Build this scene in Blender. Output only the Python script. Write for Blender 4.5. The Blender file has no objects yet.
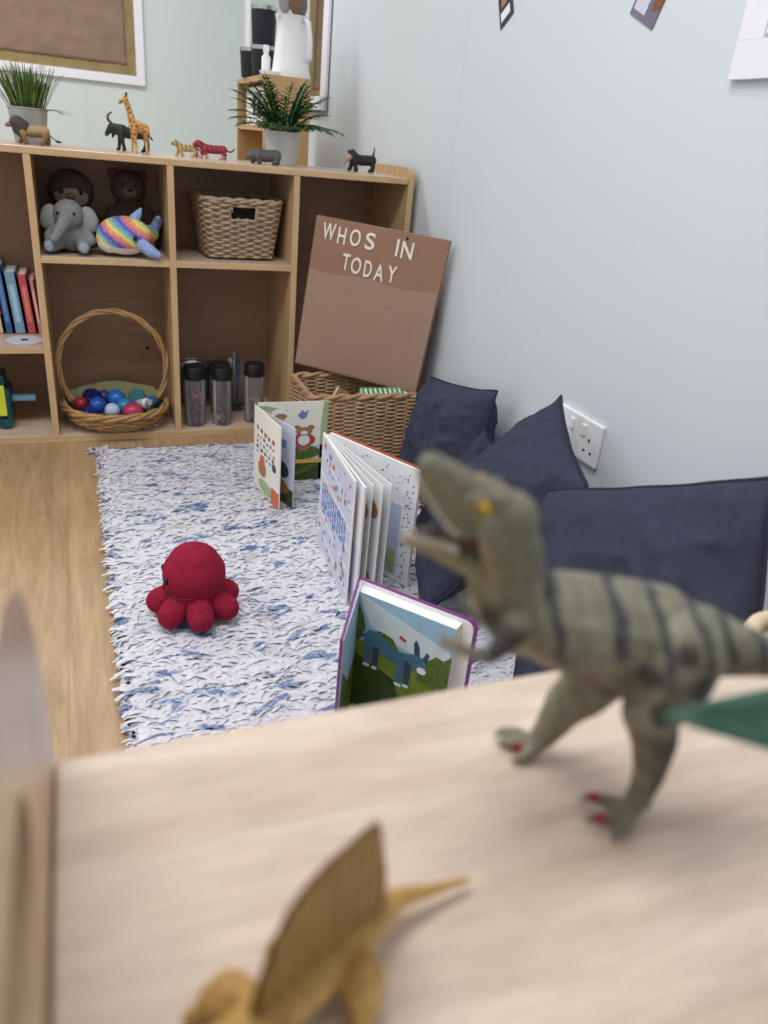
import bpy, bmesh, math, random
from mathutils.geometry import tessellate_polygon
from mathutils import Vector, Matrix, noise, Quaternion
random.seed(7)
PI = math.pi
SC = bpy.context.scene
COL = SC.collection

# ---------------------------------------------------------------- materials
def lin(c):
    return tuple(((x / 255) / 12.92 if x / 255 <= .04045 else ((x / 255 + .055) / 1.055) ** 2.4) for x in c) + (1,)

class NT:
    def __init__(self, name):
        self.m = bpy.data.materials.new(name); self.m.use_nodes = True
        self.t = self.m.node_tree; self.n = self.t.nodes; self.b = self.n['Principled BSDF']
    def new(self, kind, **kw):
        x = self.n.new(kind)
        for k, v in kw.items():
            if k in x.inputs.keys() if isinstance(k, str) else False: x.inputs[k].default_value = v
            else: setattr(x, k, v)
        return x
    def link(self, a, b): self.t.links.new(a, b)
    def coords(self, scale=(1, 1, 1)):
        tc = self.new('ShaderNodeTexCoord'); mp = self.new('ShaderNodeMapping')
        mp.inputs['Scale'].default_value = scale
        self.link(tc.outputs['Object'], mp.inputs['Vector']); return mp.outputs['Vector']
    def noise(self, vec, scale, detail=3, rough=.55, dist=0):
        x = self.new('ShaderNodeTexNoise'); x.inputs['Scale'].default_value = scale
        x.inputs['Detail'].default_value = detail; x.inputs['Roughness'].default_value = rough
        x.inputs['Distortion'].default_value = dist
        self.link(vec, x.inputs['Vector']); return x.outputs['Fac']
    def ramp(self, fac, stops):
        r = self.new('ShaderNodeValToRGB'); e = r.color_ramp.elements
        while len(e) < len(stops): e.new(.5)
        for i, (p, c) in enumerate(stops): e[i].position = p; e[i].color = c
        self.link(fac, r.inputs['Fac']); return r.outputs['Color']
    def mix(self, a, b, fac, mode='MIX'):
        x = self.new('ShaderNodeMix', data_type='RGBA', blend_type=mode)
        for s, v in ((6, a), (7, b), (0, fac)):
            if hasattr(v, 'links') or hasattr(v, 'is_linked'): self.link(v, x.inputs[s])
            else: x.inputs[s].default_value = v
        return x.outputs[2]
    def bump(self, h, strength=.3, dist=.002):
        x = self.new('ShaderNodeBump'); x.inputs['Strength'].default_value = strength; x.inputs['Distance'].default_value = dist
        self.link(h, x.inputs['Height']); self.link(x.outputs['Normal'], self.b.inputs['Normal'])

def mat(name, rgb, rough=.6, var=.12, scale=30, bump=0, bscale=None, bdist=.002, metal=0, stretch=(1, 1, 1), attr=False, spec=.4):
    t = NT(name); v = t.coords(stretch); f = t.noise(v, scale, 4)
    g = t.ramp(f, [(.25, (1 - var,) * 3 + (1,)), (.75, (1 + var,) * 3 + (1,))])
    if attr:
        a = t.new('ShaderNodeAttribute', attribute_name='Col'); base = a.outputs['Color']
    else: base = lin(rgb)
    c = t.mix(base, g, 1.0, 'MULTIPLY')
    t.link(c, t.b.inputs['Base Color'])
    t.b.inputs['Roughness'].default_value = rough; t.b.inputs['Metallic'].default_value = metal
    t.b.inputs['Specular IOR Level'].default_value = spec
    if bump: t.bump(t.noise(v, bscale or scale * 2, 4), bump, bdist)
    return t.m

def wood(name, c1, c2, axis='X', scale=14, rough=.45, fine=1.0, spec=.4):
    t = NT(name); s = {'X': (.12, 1, 1), 'Y': (1, .12, 1), 'Z': (1, 1, .12)}[axis]
    v = t.coords(s); a = t.noise(v, scale, 4, .6, .6); b = t.noise(v, scale * 9, 3, .6)
    c = t.ramp(a, [(.3, lin(c1)), (.52, lin(tuple((x + y) / 2 for x, y in zip(c1, c2)))), (.7, lin(c2))])
    d = t.ramp(b, [(.35, (1 - .1 * fine,) * 3 + (1,)), (.6, (1.03,) * 3 + (1,))])
    t.link(t.mix(c, d, 1.0, 'MULTIPLY'), t.b.inputs['Base Color'])
    t.b.inputs['Roughness'].default_value = rough; t.b.inputs['Specular IOR Level'].default_value = spec
    return t.m

def clearmat(name, rgb, mixf=.05):
    t = NT(name); o = t.n['Material Output']; tr_ = t.new('ShaderNodeBsdfTransparent'); mx = t.new('ShaderNodeMixShader'); fr = t.new('ShaderNodeFresnel'); fr.inputs['IOR'].default_value = 1.4
    ad = t.new('ShaderNodeMath', operation='ADD'); t.link(fr.outputs[0], ad.inputs[0]); ad.inputs[1].default_value = mixf
    t.b.inputs['Base Color'].default_value = lin(rgb); t.b.inputs['Roughness'].default_value = .12
    t.link(ad.outputs[0], mx.inputs[0]); t.link(tr_.outputs[0], mx.inputs[1]); t.link(t.b.outputs[0], mx.inputs[2]); t.link(mx.outputs[0], o.inputs['Surface']); return t.m
def glass(name, rgb=(235, 240, 242), rough=.05, alpha=None):
    t = NT(name); t.b.inputs['Base Color'].default_value = lin(rgb); t.b.inputs['Roughness'].default_value = rough
    t.b.inputs['Transmission Weight'].default_value = .96; t.b.inputs['IOR'].default_value = 1.25
    return t.m

M = {}
M['wall_r'] = mat('wall_paint', (213, 221, 227), .55, .012, 3, .05, 220, .001)
M['wall_b'] = mat('wall_paint_far', (210, 220, 218), .55, .012, 3, .05, 220, .001)
M['ceil'] = mat('ceiling_paint', (236, 236, 232), .8, .02, 4)
M['beech'] = wood('beech_laminate', (192, 160, 120), (206, 176, 138), 'X', 9, .28)
M['beech_v'] = wood('beech_laminate_upright', (190, 157, 116), (204, 173, 132), 'Z', 9, .35)
M['beech_back'] = wood('beech_back_board', (158, 126, 104), (170, 138, 114), 'X', 7)
M['table'] = wood('pale_beech_top', (192, 170, 152), (223, 205, 189), 'X', 34, .36, 1.0, .45)
M['table_side'] = wood('pale_beech_side', (190, 160, 126), (206, 178, 144), 'Z', 12, .26, 1, .45)
M['white'] = mat('white_plastic', (240, 240, 244), .35, .02)
M['white_frame'] = mat('white_frame_paint', (238, 238, 246), .4, .02)
M['navy'] = mat('charcoal_navy_cotton', (60, 63, 79), .95, .14, 60, .5, 900, .0008, spec=.15)
M['navy_seam'] = mat('navy_seam', (52, 55, 70), .95, .1, 200, spec=.1)
M['black'] = mat('black_plastic', (26, 26, 28), .4, .1)
M['dark'] = mat('dark_hole', (20, 17, 15), .9, .05)
M['steel'] = mat('brushed_steel', (190, 192, 195), .25, .05, 60, metal=1)
M['silver'] = mat('silver_cap', (200, 200, 205), .3, .05, 60, metal=.8)
M['zinc'] = mat('galvanised_zinc', (168, 168, 164), .42, .08, 25, metal=.45)
M['pewter'] = mat('white_pot', (196, 198, 196), .4, .04, 25, metal=.2)
M['clear'] = clearmat('clear_plastic', (206, 206, 212))
M['cream'] = mat('cream_page', (240, 238, 224), .55, .02)
M['page'] = mat('white_page', (240, 240, 240), .55, .02)
M['purple'] = mat('purple_cover', (132, 62, 140), .45, .05)
M['redline'] = mat('red_cover', (176, 84, 66), .5, .05)
M['ink'] = mat('dark_ink', (70, 66, 84), .7, .1)
M['blue_ink'] = mat('blue_print', (110, 138, 190), .7, .2, 120)
M['sky'] = mat('painted_sky', (156, 194, 216), .6, .12, 22)
M['cloud'] = mat('painted_cloud', (206, 220, 226), .6, .06, 25)
M['green'] = mat('painted_grass', (112, 136, 42), .6, .3, 60)
M['dgreen'] = mat('painted_dark_green', (56, 78, 30), .6, .35, 90)
M['bush'] = mat('painted_bush', (84, 104, 40), .6, .5, 160)
M['bluefur'] = mat('painted_blue', (70, 112, 136), .6, .25, 90)
M['dbluefur'] = mat('painted_dark_blue', (50, 70, 100), .6, .25, 90)
M['orange'] = mat('orange_print', (212, 110, 66), .6, .1)
M['tan'] = mat('tan_print', (168, 124, 84), .6, .25, 120)
M['redp'] = mat('red_print', (176, 70, 66), .6, .2, 120)
M['pinkp'] = mat('pink_print', (204, 140, 136), .6, .15, 120)
M['yellow'] = mat('yellow_print', (214, 180, 92), .6, .1)
M['lblue'] = mat('pale_blue_print', (190, 204, 228), .6, .15, 160)
M['pgreen'] = mat('pale_green_print', (170, 186, 140), .6, .2, 90)
M['lilac'] = mat('lilac_print', (206, 208, 224), .6, .14, 200)

# ---------------------------------------------------------------- mesh helpers
def tagset(o, label, cat, group=None, kind=None):
    o['label'] = label; o['category'] = cat
    if group: o['group'] = group
    if kind: o['kind'] = kind
    return o
def thing(name, label, cat, loc=(0, 0, 0), rot=(0, 0, 0), group=None):
    o = bpy.data.objects.new(name, None); COL.objects.link(o); o.location = loc; o.rotation_euler = rot
    o.empty_display_size = .02
    return tagset(o, label, cat, group)
def finish(bm, name, mats, parent=None, smooth=False, angle=None):
    me = bpy.data.meshes.new(name)
    bmesh.ops.recalc_face_normals(bm, faces=bm.faces)
    bm.to_mesh(me); bm.free()
    for m in (mats if isinstance(mats, (list, tuple)) else [mats]): me.materials.append(m)
    if smooth:
        for p in me.polygons: p.use_smooth = True
        if angle:
            try: me.set_sharp_from_angle(angle=angle)
            except Exception: pass
    o = bpy.data.objects.new(name, me); COL.objects.link(o)
    if parent is not None: o.parent = parent
    return o
def nb(): return bmesh.new()
def setm(bm, n0, mi):
    if mi:
        bm.faces.ensure_lookup_table()
        for f in bm.faces[n0:]: f.material_index = mi
def box(bm, a, b, mi=0, bev=0, mtx=None):
    n0 = len(bm.faces)
    x0, y0, z0 = (min(p, q) for p, q in zip(a, b)); x1, y1, z1 = (max(p, q) for p, q in zip(a, b))
    vs = [bm.verts.new(p) for p in ((x0, y0, z0), (x1, y0, z0), (x1, y1, z0), (x0, y1, z0), (x0, y0, z1), (x1, y0, z1), (x1, y1, z1), (x0, y1, z1))]
    fs = [bm.faces.new([vs[i] for i in q]) for q in ((0, 3, 2, 1), (4, 5, 6, 7), (0, 1, 5, 4), (1, 2, 6, 5), (2, 3, 7, 6), (3, 0, 4, 7))]
    if bev:
        es = list({e for f in fs for e in f.edges})
        r = bmesh.ops.bevel(bm, geom=es, offset=bev, segments=2, affect='EDGES', profile=.5)
        vs = list({v for f in bm.faces[n0:] for v in f.verts}) if True else vs
    if mtx is not None:
        bm.faces.ensure_lookup_table()
        bmesh.ops.transform(bm, matrix=mtx, verts=list({v for f in bm.faces[n0:] for v in f.verts}))
    setm(bm, n0, mi)
def frame_of(d):
    d = d.normalized(); u = Vector((0, 0, 1)) if abs(d.z) < .9 else Vector((1, 0, 0))
    a = d.cross(u).normalized(); return a, d.cross(a).normalized()
def tube(bm, pts, rad, n=6, mi=0, closed=False, cap=True):
    pts = [Vector(p) for p in pts]; k = len(pts); rs = rad if isinstance(rad, (list, tuple)) else [rad] * k
    n0 = len(bm.faces); rings = []; a = None
    for i, p in enumerate(pts):
        d = (pts[(i + 1) % k] - pts[i - 1]) if closed else (pts[min(i + 1, k - 1)] - pts[max(i - 1, 0)])
        if d.length < 1e-9: d = Vector((0, 0, 1))
        d.normalize()
        if a is None: a, b = frame_of(d)
        else:
            a = (a - d * a.dot(d))
            if a.length < 1e-6: a, b = frame_of(d)
            a.normalize(); b = d.cross(a)
        rings.append([bm.verts.new(p + (a * math.cos(2 * PI * j / n) + b * math.sin(2 * PI * j / n)) * rs[i]) for j in range(n)])
    for i in range(k if closed else k - 1):
        A, B = rings[i], rings[(i + 1) % k]
        for j in range(n): bm.faces.new((A[j], A[(j + 1) % n], B[(j + 1) % n], B[j]))
    if cap and not closed:
        bm.faces.new(rings[0][::-1]); bm.faces.new(rings[-1])
    setm(bm, n0, mi)
def ball(bm, c, r, mi=0, seg=14, rings=9, mtx=None):
    n0 = len(bm.faces); r = r if isinstance(r, (tuple, list)) else (r, r, r)
    m = Matrix.Translation(c) @ (mtx or Matrix.Identity(4)) @ Matrix.Diagonal((*r, 1))
    bmesh.ops.create_uvsphere(bm, u_segments=seg, v_segments=rings, radius=1, matrix=m); setm(bm, n0, mi)
def lathe(bm, prof, c=(0, 0, 0), n=28, mi=0, mtx=None):
    n0 = len(bm.faces); rings = []; c = Vector(c)
    for r, z in prof:
        if r < 1e-6: rings.append([bm.verts.new(c + Vector((0, 0, z)))])
        else: rings.append([bm.verts.new(c + Vector((r * math.cos(2 * PI * j / n), r * math.sin(2 * PI * j / n), z))) for j in range(n)])
    for A, B in zip(rings, rings[1:]):
        for j in range(n):
            if len(A) == 1 and len(B) == 1: continue
            if len(A) == 1: bm.faces.new((A[0], B[(j + 1) % n], B[j]))
            elif len(B) == 1: bm.faces.new((A[j], A[(j + 1) % n], B[0]))
            else: bm.faces.new((A[j], A[(j + 1) % n], B[(j + 1) % n], B[j]))
    setm(bm, n0, mi)
def prism(bm, poly, fn, d0, d1, mi=0):
    """poly of 2D points, fn(x, y, d) -> 3D; extruded from d0 to d1"""
    n0 = len(bm.faces)
    A = [bm.verts.new(fn(x, y, d0)) for x, y in poly]; B = [bm.verts.new(fn(x, y, d1)) for x, y in poly]
    bm.faces.new(A[::-1]); bm.faces.new(B); k = len(poly)
    for j in range(k): bm.faces.new((A[j], A[(j + 1) % k], B[(j + 1) % k], B[j]))
    setm(bm, n0, mi)
def chain(bm, nodes, n=12):
    """overlapping spheres and cones along nodes (x, y, z, r)"""
    for q in nodes: ball(bm, q[:3], q[3], 0, n, max(6, n * 2 // 3))
    for p, q in zip(nodes, nodes[1:]):
        if (Vector(p[:3]) - Vector(q[:3])).length > 1e-6: tube(bm, [p[:3], q[:3]], [p[3], q[3]], n)
def organic(name, chains, m, parent, voxel, ells=(), smooth=4, color=None):
    """one continuous skin over all the chains and ellipsoids"""
    bm = nb()
    for c in chains: chain(bm, c)
    for e in ells: ball(bm, e[0], e[1], 0, 20, 14, e[2] if len(e) > 2 else None)
    o = finish(bm, name, m)
    r = o.modifiers.new('r', 'REMESH'); r.mode = 'VOXEL'; r.voxel_size = voxel; r.adaptivity = 0
    s = o.modifiers.new('s', 'SMOOTH'); s.factor = .5; s.iterations = smooth
    dg = bpy.context.evaluated_depsgraph_get(); me = bpy.data.meshes.new_from_object(o.evaluated_get(dg), depsgraph=dg)
    old = o.data; o.modifiers.clear(); o.data = me; bpy.data.meshes.remove(old); me.name = name
    if not me.materials: me.materials.append(m)
    for p in me.polygons: p.use_smooth = True
    if color:
        at = me.color_attributes.new('Col', 'FLOAT_COLOR', 'POINT')
        for i, v in enumerate(me.vertices): at.data[i].color = lin(color(v.co, v.normal))
    if parent is not None: o.parent = parent
    return o
def mixc(a, b, t): return tuple(x + (y - x) * t for x, y in zip(a, b))
def sst(e0, e1, x):
    t = max(0, min(1, (x - e0) / (e1 - e0))); return t * t * (3 - 2 * t)
def struct(o): o['kind'] = 'structure'; return o

# ---------------------------------------------------------------- the room
XW = .028; YB = 2.698; ZC = 2.35
t = NT('oak_laminate_floor'); v = t.coords((1, 1, 1))
br = t.new('ShaderNodeTexBrick'); br.offset = .37; br.inputs['Scale'].default_value = 1; br.inputs['Mortar Size'].default_value = .0012
br.inputs['Brick Width'].default_value = 1.2; br.inputs['Row Height'].default_value = .16
br.inputs['Color1'].default_value = (.2, .2, .2, 1); br.inputs['Color2'].default_value = (.8, .8, .8, 1); br.inputs['Mortar'].default_value = (0, 0, 0, 1)
rot = t.new('ShaderNodeMapping'); rot.inputs['Rotation'].default_value = (0, 0, PI / 2); rot.inputs['Location'].default_value = (.1, -.012, 0)
t.link(v, rot.inputs['Vector']); t.link(rot.outputs['Vector'], br.inputs['Vector'])
st = t.new('ShaderNodeMapping'); st.inputs['Scale'].default_value = (1, .09, 1); t.link(v, st.inputs['Vector'])
g1 = t.noise(st.outputs['Vector'], 22, 5, .6, 1.2); g2 = t.noise(st.outputs['Vector'], 160, 3)
base = t.ramp(g1, [(.28, lin((154, 124, 90))), (.5, lin((176, 146, 108))), (.72, lin((190, 162, 124)))])
pl = t.ramp(br.outputs['Color'], [(0, (.8, .77, .74, 1)), (.15, (.93, .93, .93, 1)), (1, (1.05, 1.04, 1.02, 1))])
fi = t.ramp(g2, [(.35, (.9, .9, .9, 1)), (.6, (1.02, 1.02, 1.02, 1))])
t.link(t.mix(t.mix(base, pl, 1., 'MULTIPLY'), fi, 1., 'MULTIPLY'), t.b.inputs['Base Color']); t.b.inputs['Roughness'].default_value = .45
bm = nb(); box(bm, (-4.2, -3.4, -.1), (XW, YB, 0)); struct(finish(bm, 'floor', t.m))
bm = nb(); box(bm, (XW, -3.4, -.1), (XW + .1, YB + .1, ZC)); struct(finish(bm, 'wall_right', M['wall_r']))
bm = nb(); box(bm, (-4.2, YB, -.1), (XW, YB + .1, ZC)); struct(finish(bm, 'wall_back', M['wall_b']))
bm = nb(); box(bm, (-4.2, -3.4, ZC), (XW + .1, YB + .1, ZC + .1)); struct(finish(bm, 'ceiling', M['ceil']))
bm = nb(); box(bm, (XW - .0007, -.190, 0), (XW, -.178, ZC), 0, .0005); struct(finish(bm, 'trim_1', M['wall_r']))
bm = nb(); box(bm, (-.79, YB - .0015, 0), (-.77, YB, ZC), 0, .0005); struct(finish(bm, 'trim_2', M['wall_b']))

# ---------------------------------------------------------------- the cube shelf unit
P = .3247; TH = .0166; HS = .736; DS = .288
su = thing('shelf_unit', 'long low beech cube shelf along the back of the reading corner', 'shelf', (-2 * P, DS / 2, 0))
SUX = -2 * P
M['face'] = wood('pale_laminate_sky_sheen', (200, 176, 158), (212, 190, 172), 'X', 9, .25)  # paler laminate for upward faces, with whitish sky reflection painted into the colour
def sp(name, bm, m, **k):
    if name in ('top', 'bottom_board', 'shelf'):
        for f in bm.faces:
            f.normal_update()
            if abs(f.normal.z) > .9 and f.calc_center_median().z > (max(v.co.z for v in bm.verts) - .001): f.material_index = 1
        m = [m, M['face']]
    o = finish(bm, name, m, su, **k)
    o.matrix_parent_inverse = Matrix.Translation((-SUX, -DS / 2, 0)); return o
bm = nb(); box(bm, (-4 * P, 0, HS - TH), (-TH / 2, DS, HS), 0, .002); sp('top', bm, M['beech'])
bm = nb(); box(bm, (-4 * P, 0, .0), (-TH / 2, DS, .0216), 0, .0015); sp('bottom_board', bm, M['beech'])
bm = nb(); box(bm, (-4 * P, DS - .006, .0216), (-TH / 2, DS, HS - TH)); sp('back_panel', bm, M['beech_back'])
for x in (0, -4 * P):
    bm = nb(); pr = []
    R = .026; zt = HS + .026
    for k in range(7): a = PI / 2 * k / 6; pr.append((-.002 + R - R * math.cos(a), zt - R + R * math.sin(a)))
    for k in range(7): a = PI / 2 * (1 - k / 6); pr.append((DS + .002 - R * 1.6 + R * 1.6 * math.cos(a), zt - R + R * math.sin(a)))
    pr += [(DS + .002, 0), (-.002, 0)]
    prism(bm, pr, lambda y, z, d: (x + d, y, z), -TH / 2, TH / 2); sp('side_panel', bm, M['beech_v'])
for k in (1, 2, 3):
    bm = nb(); box(bm, (-k * P - TH / 2, .001, .0216), (-k * P + TH / 2, DS - .006, HS - TH), 0, .001); sp('divider', bm, M['beech_v'])
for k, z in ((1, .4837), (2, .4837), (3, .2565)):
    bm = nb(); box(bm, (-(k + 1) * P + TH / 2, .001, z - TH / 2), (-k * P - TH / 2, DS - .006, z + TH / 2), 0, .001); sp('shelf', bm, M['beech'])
ZS = .4837 + TH / 2 + .0006   # upper shelf surface
ZB = .0222            # bottom board surface
ZL = .2565 + TH / 2 + .0006   # left column shelf surface
bm = nb(); lathe(bm, [(0, .002), (.005, .002), (.005, -.001), (0, -.001)], (0, 0, 0), 12)
bmesh.ops.transform(bm, matrix=Matrix.Translation((-2 * P - .055, DS - .0065, .19)) @ Matrix.Rotation(PI / 2, 4, 'X'), verts=bm.verts)
sp('peg_hole', bm, M['dark'])

# ---------------------------------------------------------------- the rag rug
def rug_mat():
    t = NT('rag_rug_cotton'); v = t.coords((1, 2.2, 1)); v2 = t.coords((1, 1.6, 1))
    a = t.noise(v, 15, 4, .62, .8); b = t.noise(v2, 75, 3); c = t.noise(v, 9, 3); e = t.noise(v2, 260, 2)
    ba = t.ramp(b, [(.3, lin((200, 200, 210))), (.55, lin((216, 215, 223))), (.75, lin((228, 225, 230)))])
    bl = t.ramp(e, [(.35, lin((80, 104, 144))), (.65, lin((138, 156, 188)))])
    f1 = t.ramp(a, [(.555, (0, 0, 0, 1)), (.62, (1, 1, 1, 1))])
    gr = t.ramp(c, [(.60, (0, 0, 0, 1)), (.70, (.5, .5, .5, 1))])
    f2 = t.ramp(b, [(.30, (0, 0, 0, 1)), (.45, (1, 1, 1, 1))])
    x = t.mix(ba, lin((172, 164, 160)), gr)
    x = t.mix(x, bl, t.mix(f1, f2, 1., 'MULTIPLY'))
    t.link(x, t.b.inputs['Base Color']); t.b.inputs['Roughness'].default_value = .95; t.b.inputs['Specular IOR Level'].default_value = .1
    return t.m
RX0, RX1, RY0, RY1 = -.868, -.13, -1.62, -.085
def rugh(x, y):
    return .006 + .007 * abs(noise.noise(Vector((x * 40, y * 80, .3)))) + .004 * noise.noise(Vector((x * 16, y * 40, 4.1)))
bm = nb(); nx, ny = 170, 340; rows = []
for j in range(ny + 1):
    y = RY0 + (RY1 - RY0) * j / ny; row = []
    for i in range(nx + 1):
        f = i / nx; wob = .006 * noise.noise(Vector((y * 30, 1.7, 0)))
        x = RX0 + .012 * (1 - j / ny) + wob + (RX1 - RX0) * f; yy = y + .008 * noise.noise(Vector((x * 28, 9.1, 0))) * (1 if j > ny - 8 or j < 8 else 0) - .02 * f * (j / ny)
        e = min(1, min(i, nx - i, j, ny - j) / 2.5)
        row.append(bm.verts.new((x, yy, .0015 + e * rugh(x, yy))))
    rows.append(row)
for j in range(ny):
    for i in range(nx): bm.faces.new((rows[j][i], rows[j][i + 1], rows[j + 1][i + 1], rows[j + 1][i]))
rr = random.Random(3)
def tuft(x, y, z, L, ang, w):
    d = Vector((math.cos(ang), math.sin(ang), 0)); s = Vector((-d.y, d.x, 0)) * w; pv = None
    for k in range(4):
        f = k / 3; p = Vector((x, y, z)) + d * L * (f - .3) + Vector((0, 0, .006 * math.sin(PI * (f * .8 + .1)) - .003))
        ww = s * (1 - .5 * f); q = (bm.verts.new(p - ww), bm.verts.new(p + ww))
        if pv: bm.faces.new((pv[0], pv[1], q[1], q[0]))
        pv = q
for k in range(9500):
    x = rr.uniform(RX0, RX1); y = rr.uniform(RY0, RY1 - .012)
    tuft(x, y, rugh(x, y) + .001, rr.uniform(.016, .036), rr.gauss(0, .55) + (PI if rr.random() < .5 else 0), rr.uniform(.0035, .0072))
for k in range(620):
    y = rr.uniform(RY0, RY1); tuft(RX0 + .012 * (RY1 - y) / (RY1 - RY0) + rr.uniform(-.004, .006), y, .006, rr.uniform(.012, .024), PI + rr.gauss(0, .35), rr.uniform(.002, .004))
for k in range(300):
    x = rr.uniform(RX0, RX1); tuft(x, RY1 - .02 * (x - RX0) / (RX1 - RX0), .006, rr.uniform(.012, .028), PI / 2 + rr.gauss(0, .5), rr.uniform(.002, .004))
for k in range(26):
    tuft(RX0 + rr.uniform(-.022, .02), RY1 + rr.uniform(-.012, .022), .007, rr.uniform(.02, .04), rr.choice((PI * .85, PI, PI / 2, .3)) + rr.gauss(0, .3), .003)
    tuft(RX0 + .29 + rr.uniform(-.02, .02), RY1 - .008 + rr.uniform(-.008, .012), .007, rr.uniform(.02, .035), rr.gauss(.2, .5), .003)
tagset(finish(bm, 'rug', rug_mat(), None, True), 'shaggy white rag rug flecked with blue on the wooden floor', 'rug')

# ---------------------------------------------------------------- woven baskets
M['wicker'] = mat('brown_wicker', (190, 158, 126), .6, .3, 50, .3, 300)
M['wicker_rim'] = mat('wicker_rim', (186, 150, 114), .6, .25, 50, .3, 300)
M['seagrass'] = mat('grey_seagrass', (168, 146, 122), .75, .32, 60, .4, 300)
M['willow'] = mat('golden_willow', (172, 136, 90), .55, .3, 45, .3, 260)
def rrect(w, d, r, n):
    pts = []
    for cx, cy, a0 in ((w / 2 - r, d / 2 - r, 0), (-w / 2 + r, d / 2 - r, PI / 2), (-w / 2 + r, -d / 2 + r, PI), (w / 2 - r, -d / 2 + r, 1.5 * PI)):
        for k in range(5): a = a0 + PI / 2 * k / 4; pts.append((cx + r * math.cos(a), cy + r * math.sin(a)))
    pts.append(pts[0]); L = [0]
    for p, q in zip(pts, pts[1:]): L.append(L[-1] + math.dist(p, q))
    out = []; j = 0
    for i in range(n):
        s = L[-1] * i / n
        while L[j + 1] < s: j += 1
        f = (s - L[j]) / max(1e-9, L[j + 1] - L[j]); p, q = pts[j], pts[j + 1]
        x, y = p[0] + (q[0] - p[0]) * f, p[1] + (q[1] - p[1]) * f
        d_ = Vector((q[0] - p[0], q[1] - p[1])).normalized() if math.dist(p, q) > 1e-9 else Vector((1, 0)); out.append((x, y, d_.y, -d_.x))
    return out
def weave(bm, path, h, rows, stakes, rr_, amp, taper=1.0, skip=None, seed=0):
    n = len(path); rg = random.Random(seed)
    for r in range(rows):
        z = h * (r + .5) / rows; s = 1 - (1 - taper) * (1 - z / h); pts = []
        for i, (x, y, ax, ay) in enumerate(path):
            ph = math.cos(PI * i * stakes / n + PI * r); o = amp * ph
            pts.append((x * s + ax * o, y * s + ay * o, z + rg.gauss(0, rr_ * .12)))
        if skip and skip[0] < z < skip[1]:
            seg = []
            for i in range(n + 1):
                p = pts[i % n]; x = p[0]
                if p[1] < 0 and skip[2] < x < skip[3]:
                    if len(seg) > 1: tube(bm, seg, rr_, 5)
                    seg = []
                else: seg.append(p)
            if len(seg) > 1: tube(bm, seg, rr_, 5)
        else: tube(bm, pts, rr_, 5, closed=True)
def lath_stakes(bm, path, h, stakes, rad, taper=1.0, skip=None):
    n = len(path)
    for k in range(stakes):
        x, y, ax, ay = path[int((k + .5) * n / stakes) % n]
        if skip and y < 0 and skip[2] < x < skip[3]: tube(bm, [(x * taper, y * taper, 0), (x * .97, y * .97, skip[0])], rad, 5); continue
        tube(bm, [(x * taper, y * taper, 0), (x, y, h)], rad, 5)
# hamper: x -.34...02, y -.27..-.06, height .2
hp = thing('wicker_hamper', 'low rectangular brown wicker hamper on the floor before the shelf', 'basket', (-.163, -.166, .017))
path = rrect(.348, .208, .018, 192)
bm = nb(); weave(bm, path, .179, 32, 36, .0030, .0040, 1, None, 1); finish(bm, 'woven_body', M['wicker'], hp, True)
bm = nb(); lath_stakes(bm, path, .181, 36, .0028); finish(bm, 'stake', M['wicker_rim'], hp, True)
bm = nb(); pr = [(x, y, .196) for x, y, _, _ in path]
for ph in (0, PI): tube(bm, [(x + ax * .005 * math.cos(i * .35 + ph), y + ay * .005 * math.cos(i * .35 + ph), .183 + .004 * math.sin(i * .35 + ph)) for i, (x, y, ax, ay) in enumerate(path)], .0055, 6, closed=True)
finish(bm, 'rim', M['wicker_rim'], hp, True)
bm = nb(); box(bm, (-.17, -.1, .001), (.17, .1, .007)); finish(bm, 'base', M['wicker'], hp)

# seagrass basket on the upper shelf
sb = thing('seagrass_basket', 'grey brown seagrass basket with a cut-out handle on the upper shelf', 'basket', (-.462, .135, ZS + .005), (0, 0, .035))
path = rrect(.218, .19, .03, 150); sk = (.105, .132, -.028, .034)
bm = nb(); weave(bm, path, .146, 20, 30, .0045, .004, .80, sk, 2); finish(bm, 'woven_body', M['seagrass'], sb, True)
bm = nb(); lath_stakes(bm, path, .146, 30, .003, .80, sk); finish(bm, 'stake', M['seagrass'], sb, True)
bm = nb()
for ph in (0, PI): tube(bm, [(x + ax * .004 * math.cos(i * .4 + ph), y + ay * .004 * math.cos(i * .4 + ph), .148 + .003 * math.sin(i * .4 + ph)) for i, (x, y, ax, ay) in enumerate(path)], .0048, 6, closed=True)
finish(bm, 'rim', M['seagrass'], sb, True)
bm = nb(); box(bm, (-.085, -.07, .002), (.085, .07, .008)); finish(bm, 'base', M['seagrass'], sb)
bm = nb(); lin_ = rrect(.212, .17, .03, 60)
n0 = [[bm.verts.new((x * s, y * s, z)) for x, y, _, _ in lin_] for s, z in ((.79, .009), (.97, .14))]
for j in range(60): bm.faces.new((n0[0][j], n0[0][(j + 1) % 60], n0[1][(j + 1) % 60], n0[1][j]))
o = finish(bm, 'lining', M['dark'], sb); sd = o.modifiers.new('s', 'SOLIDIFY'); sd.thickness = .002

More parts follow.
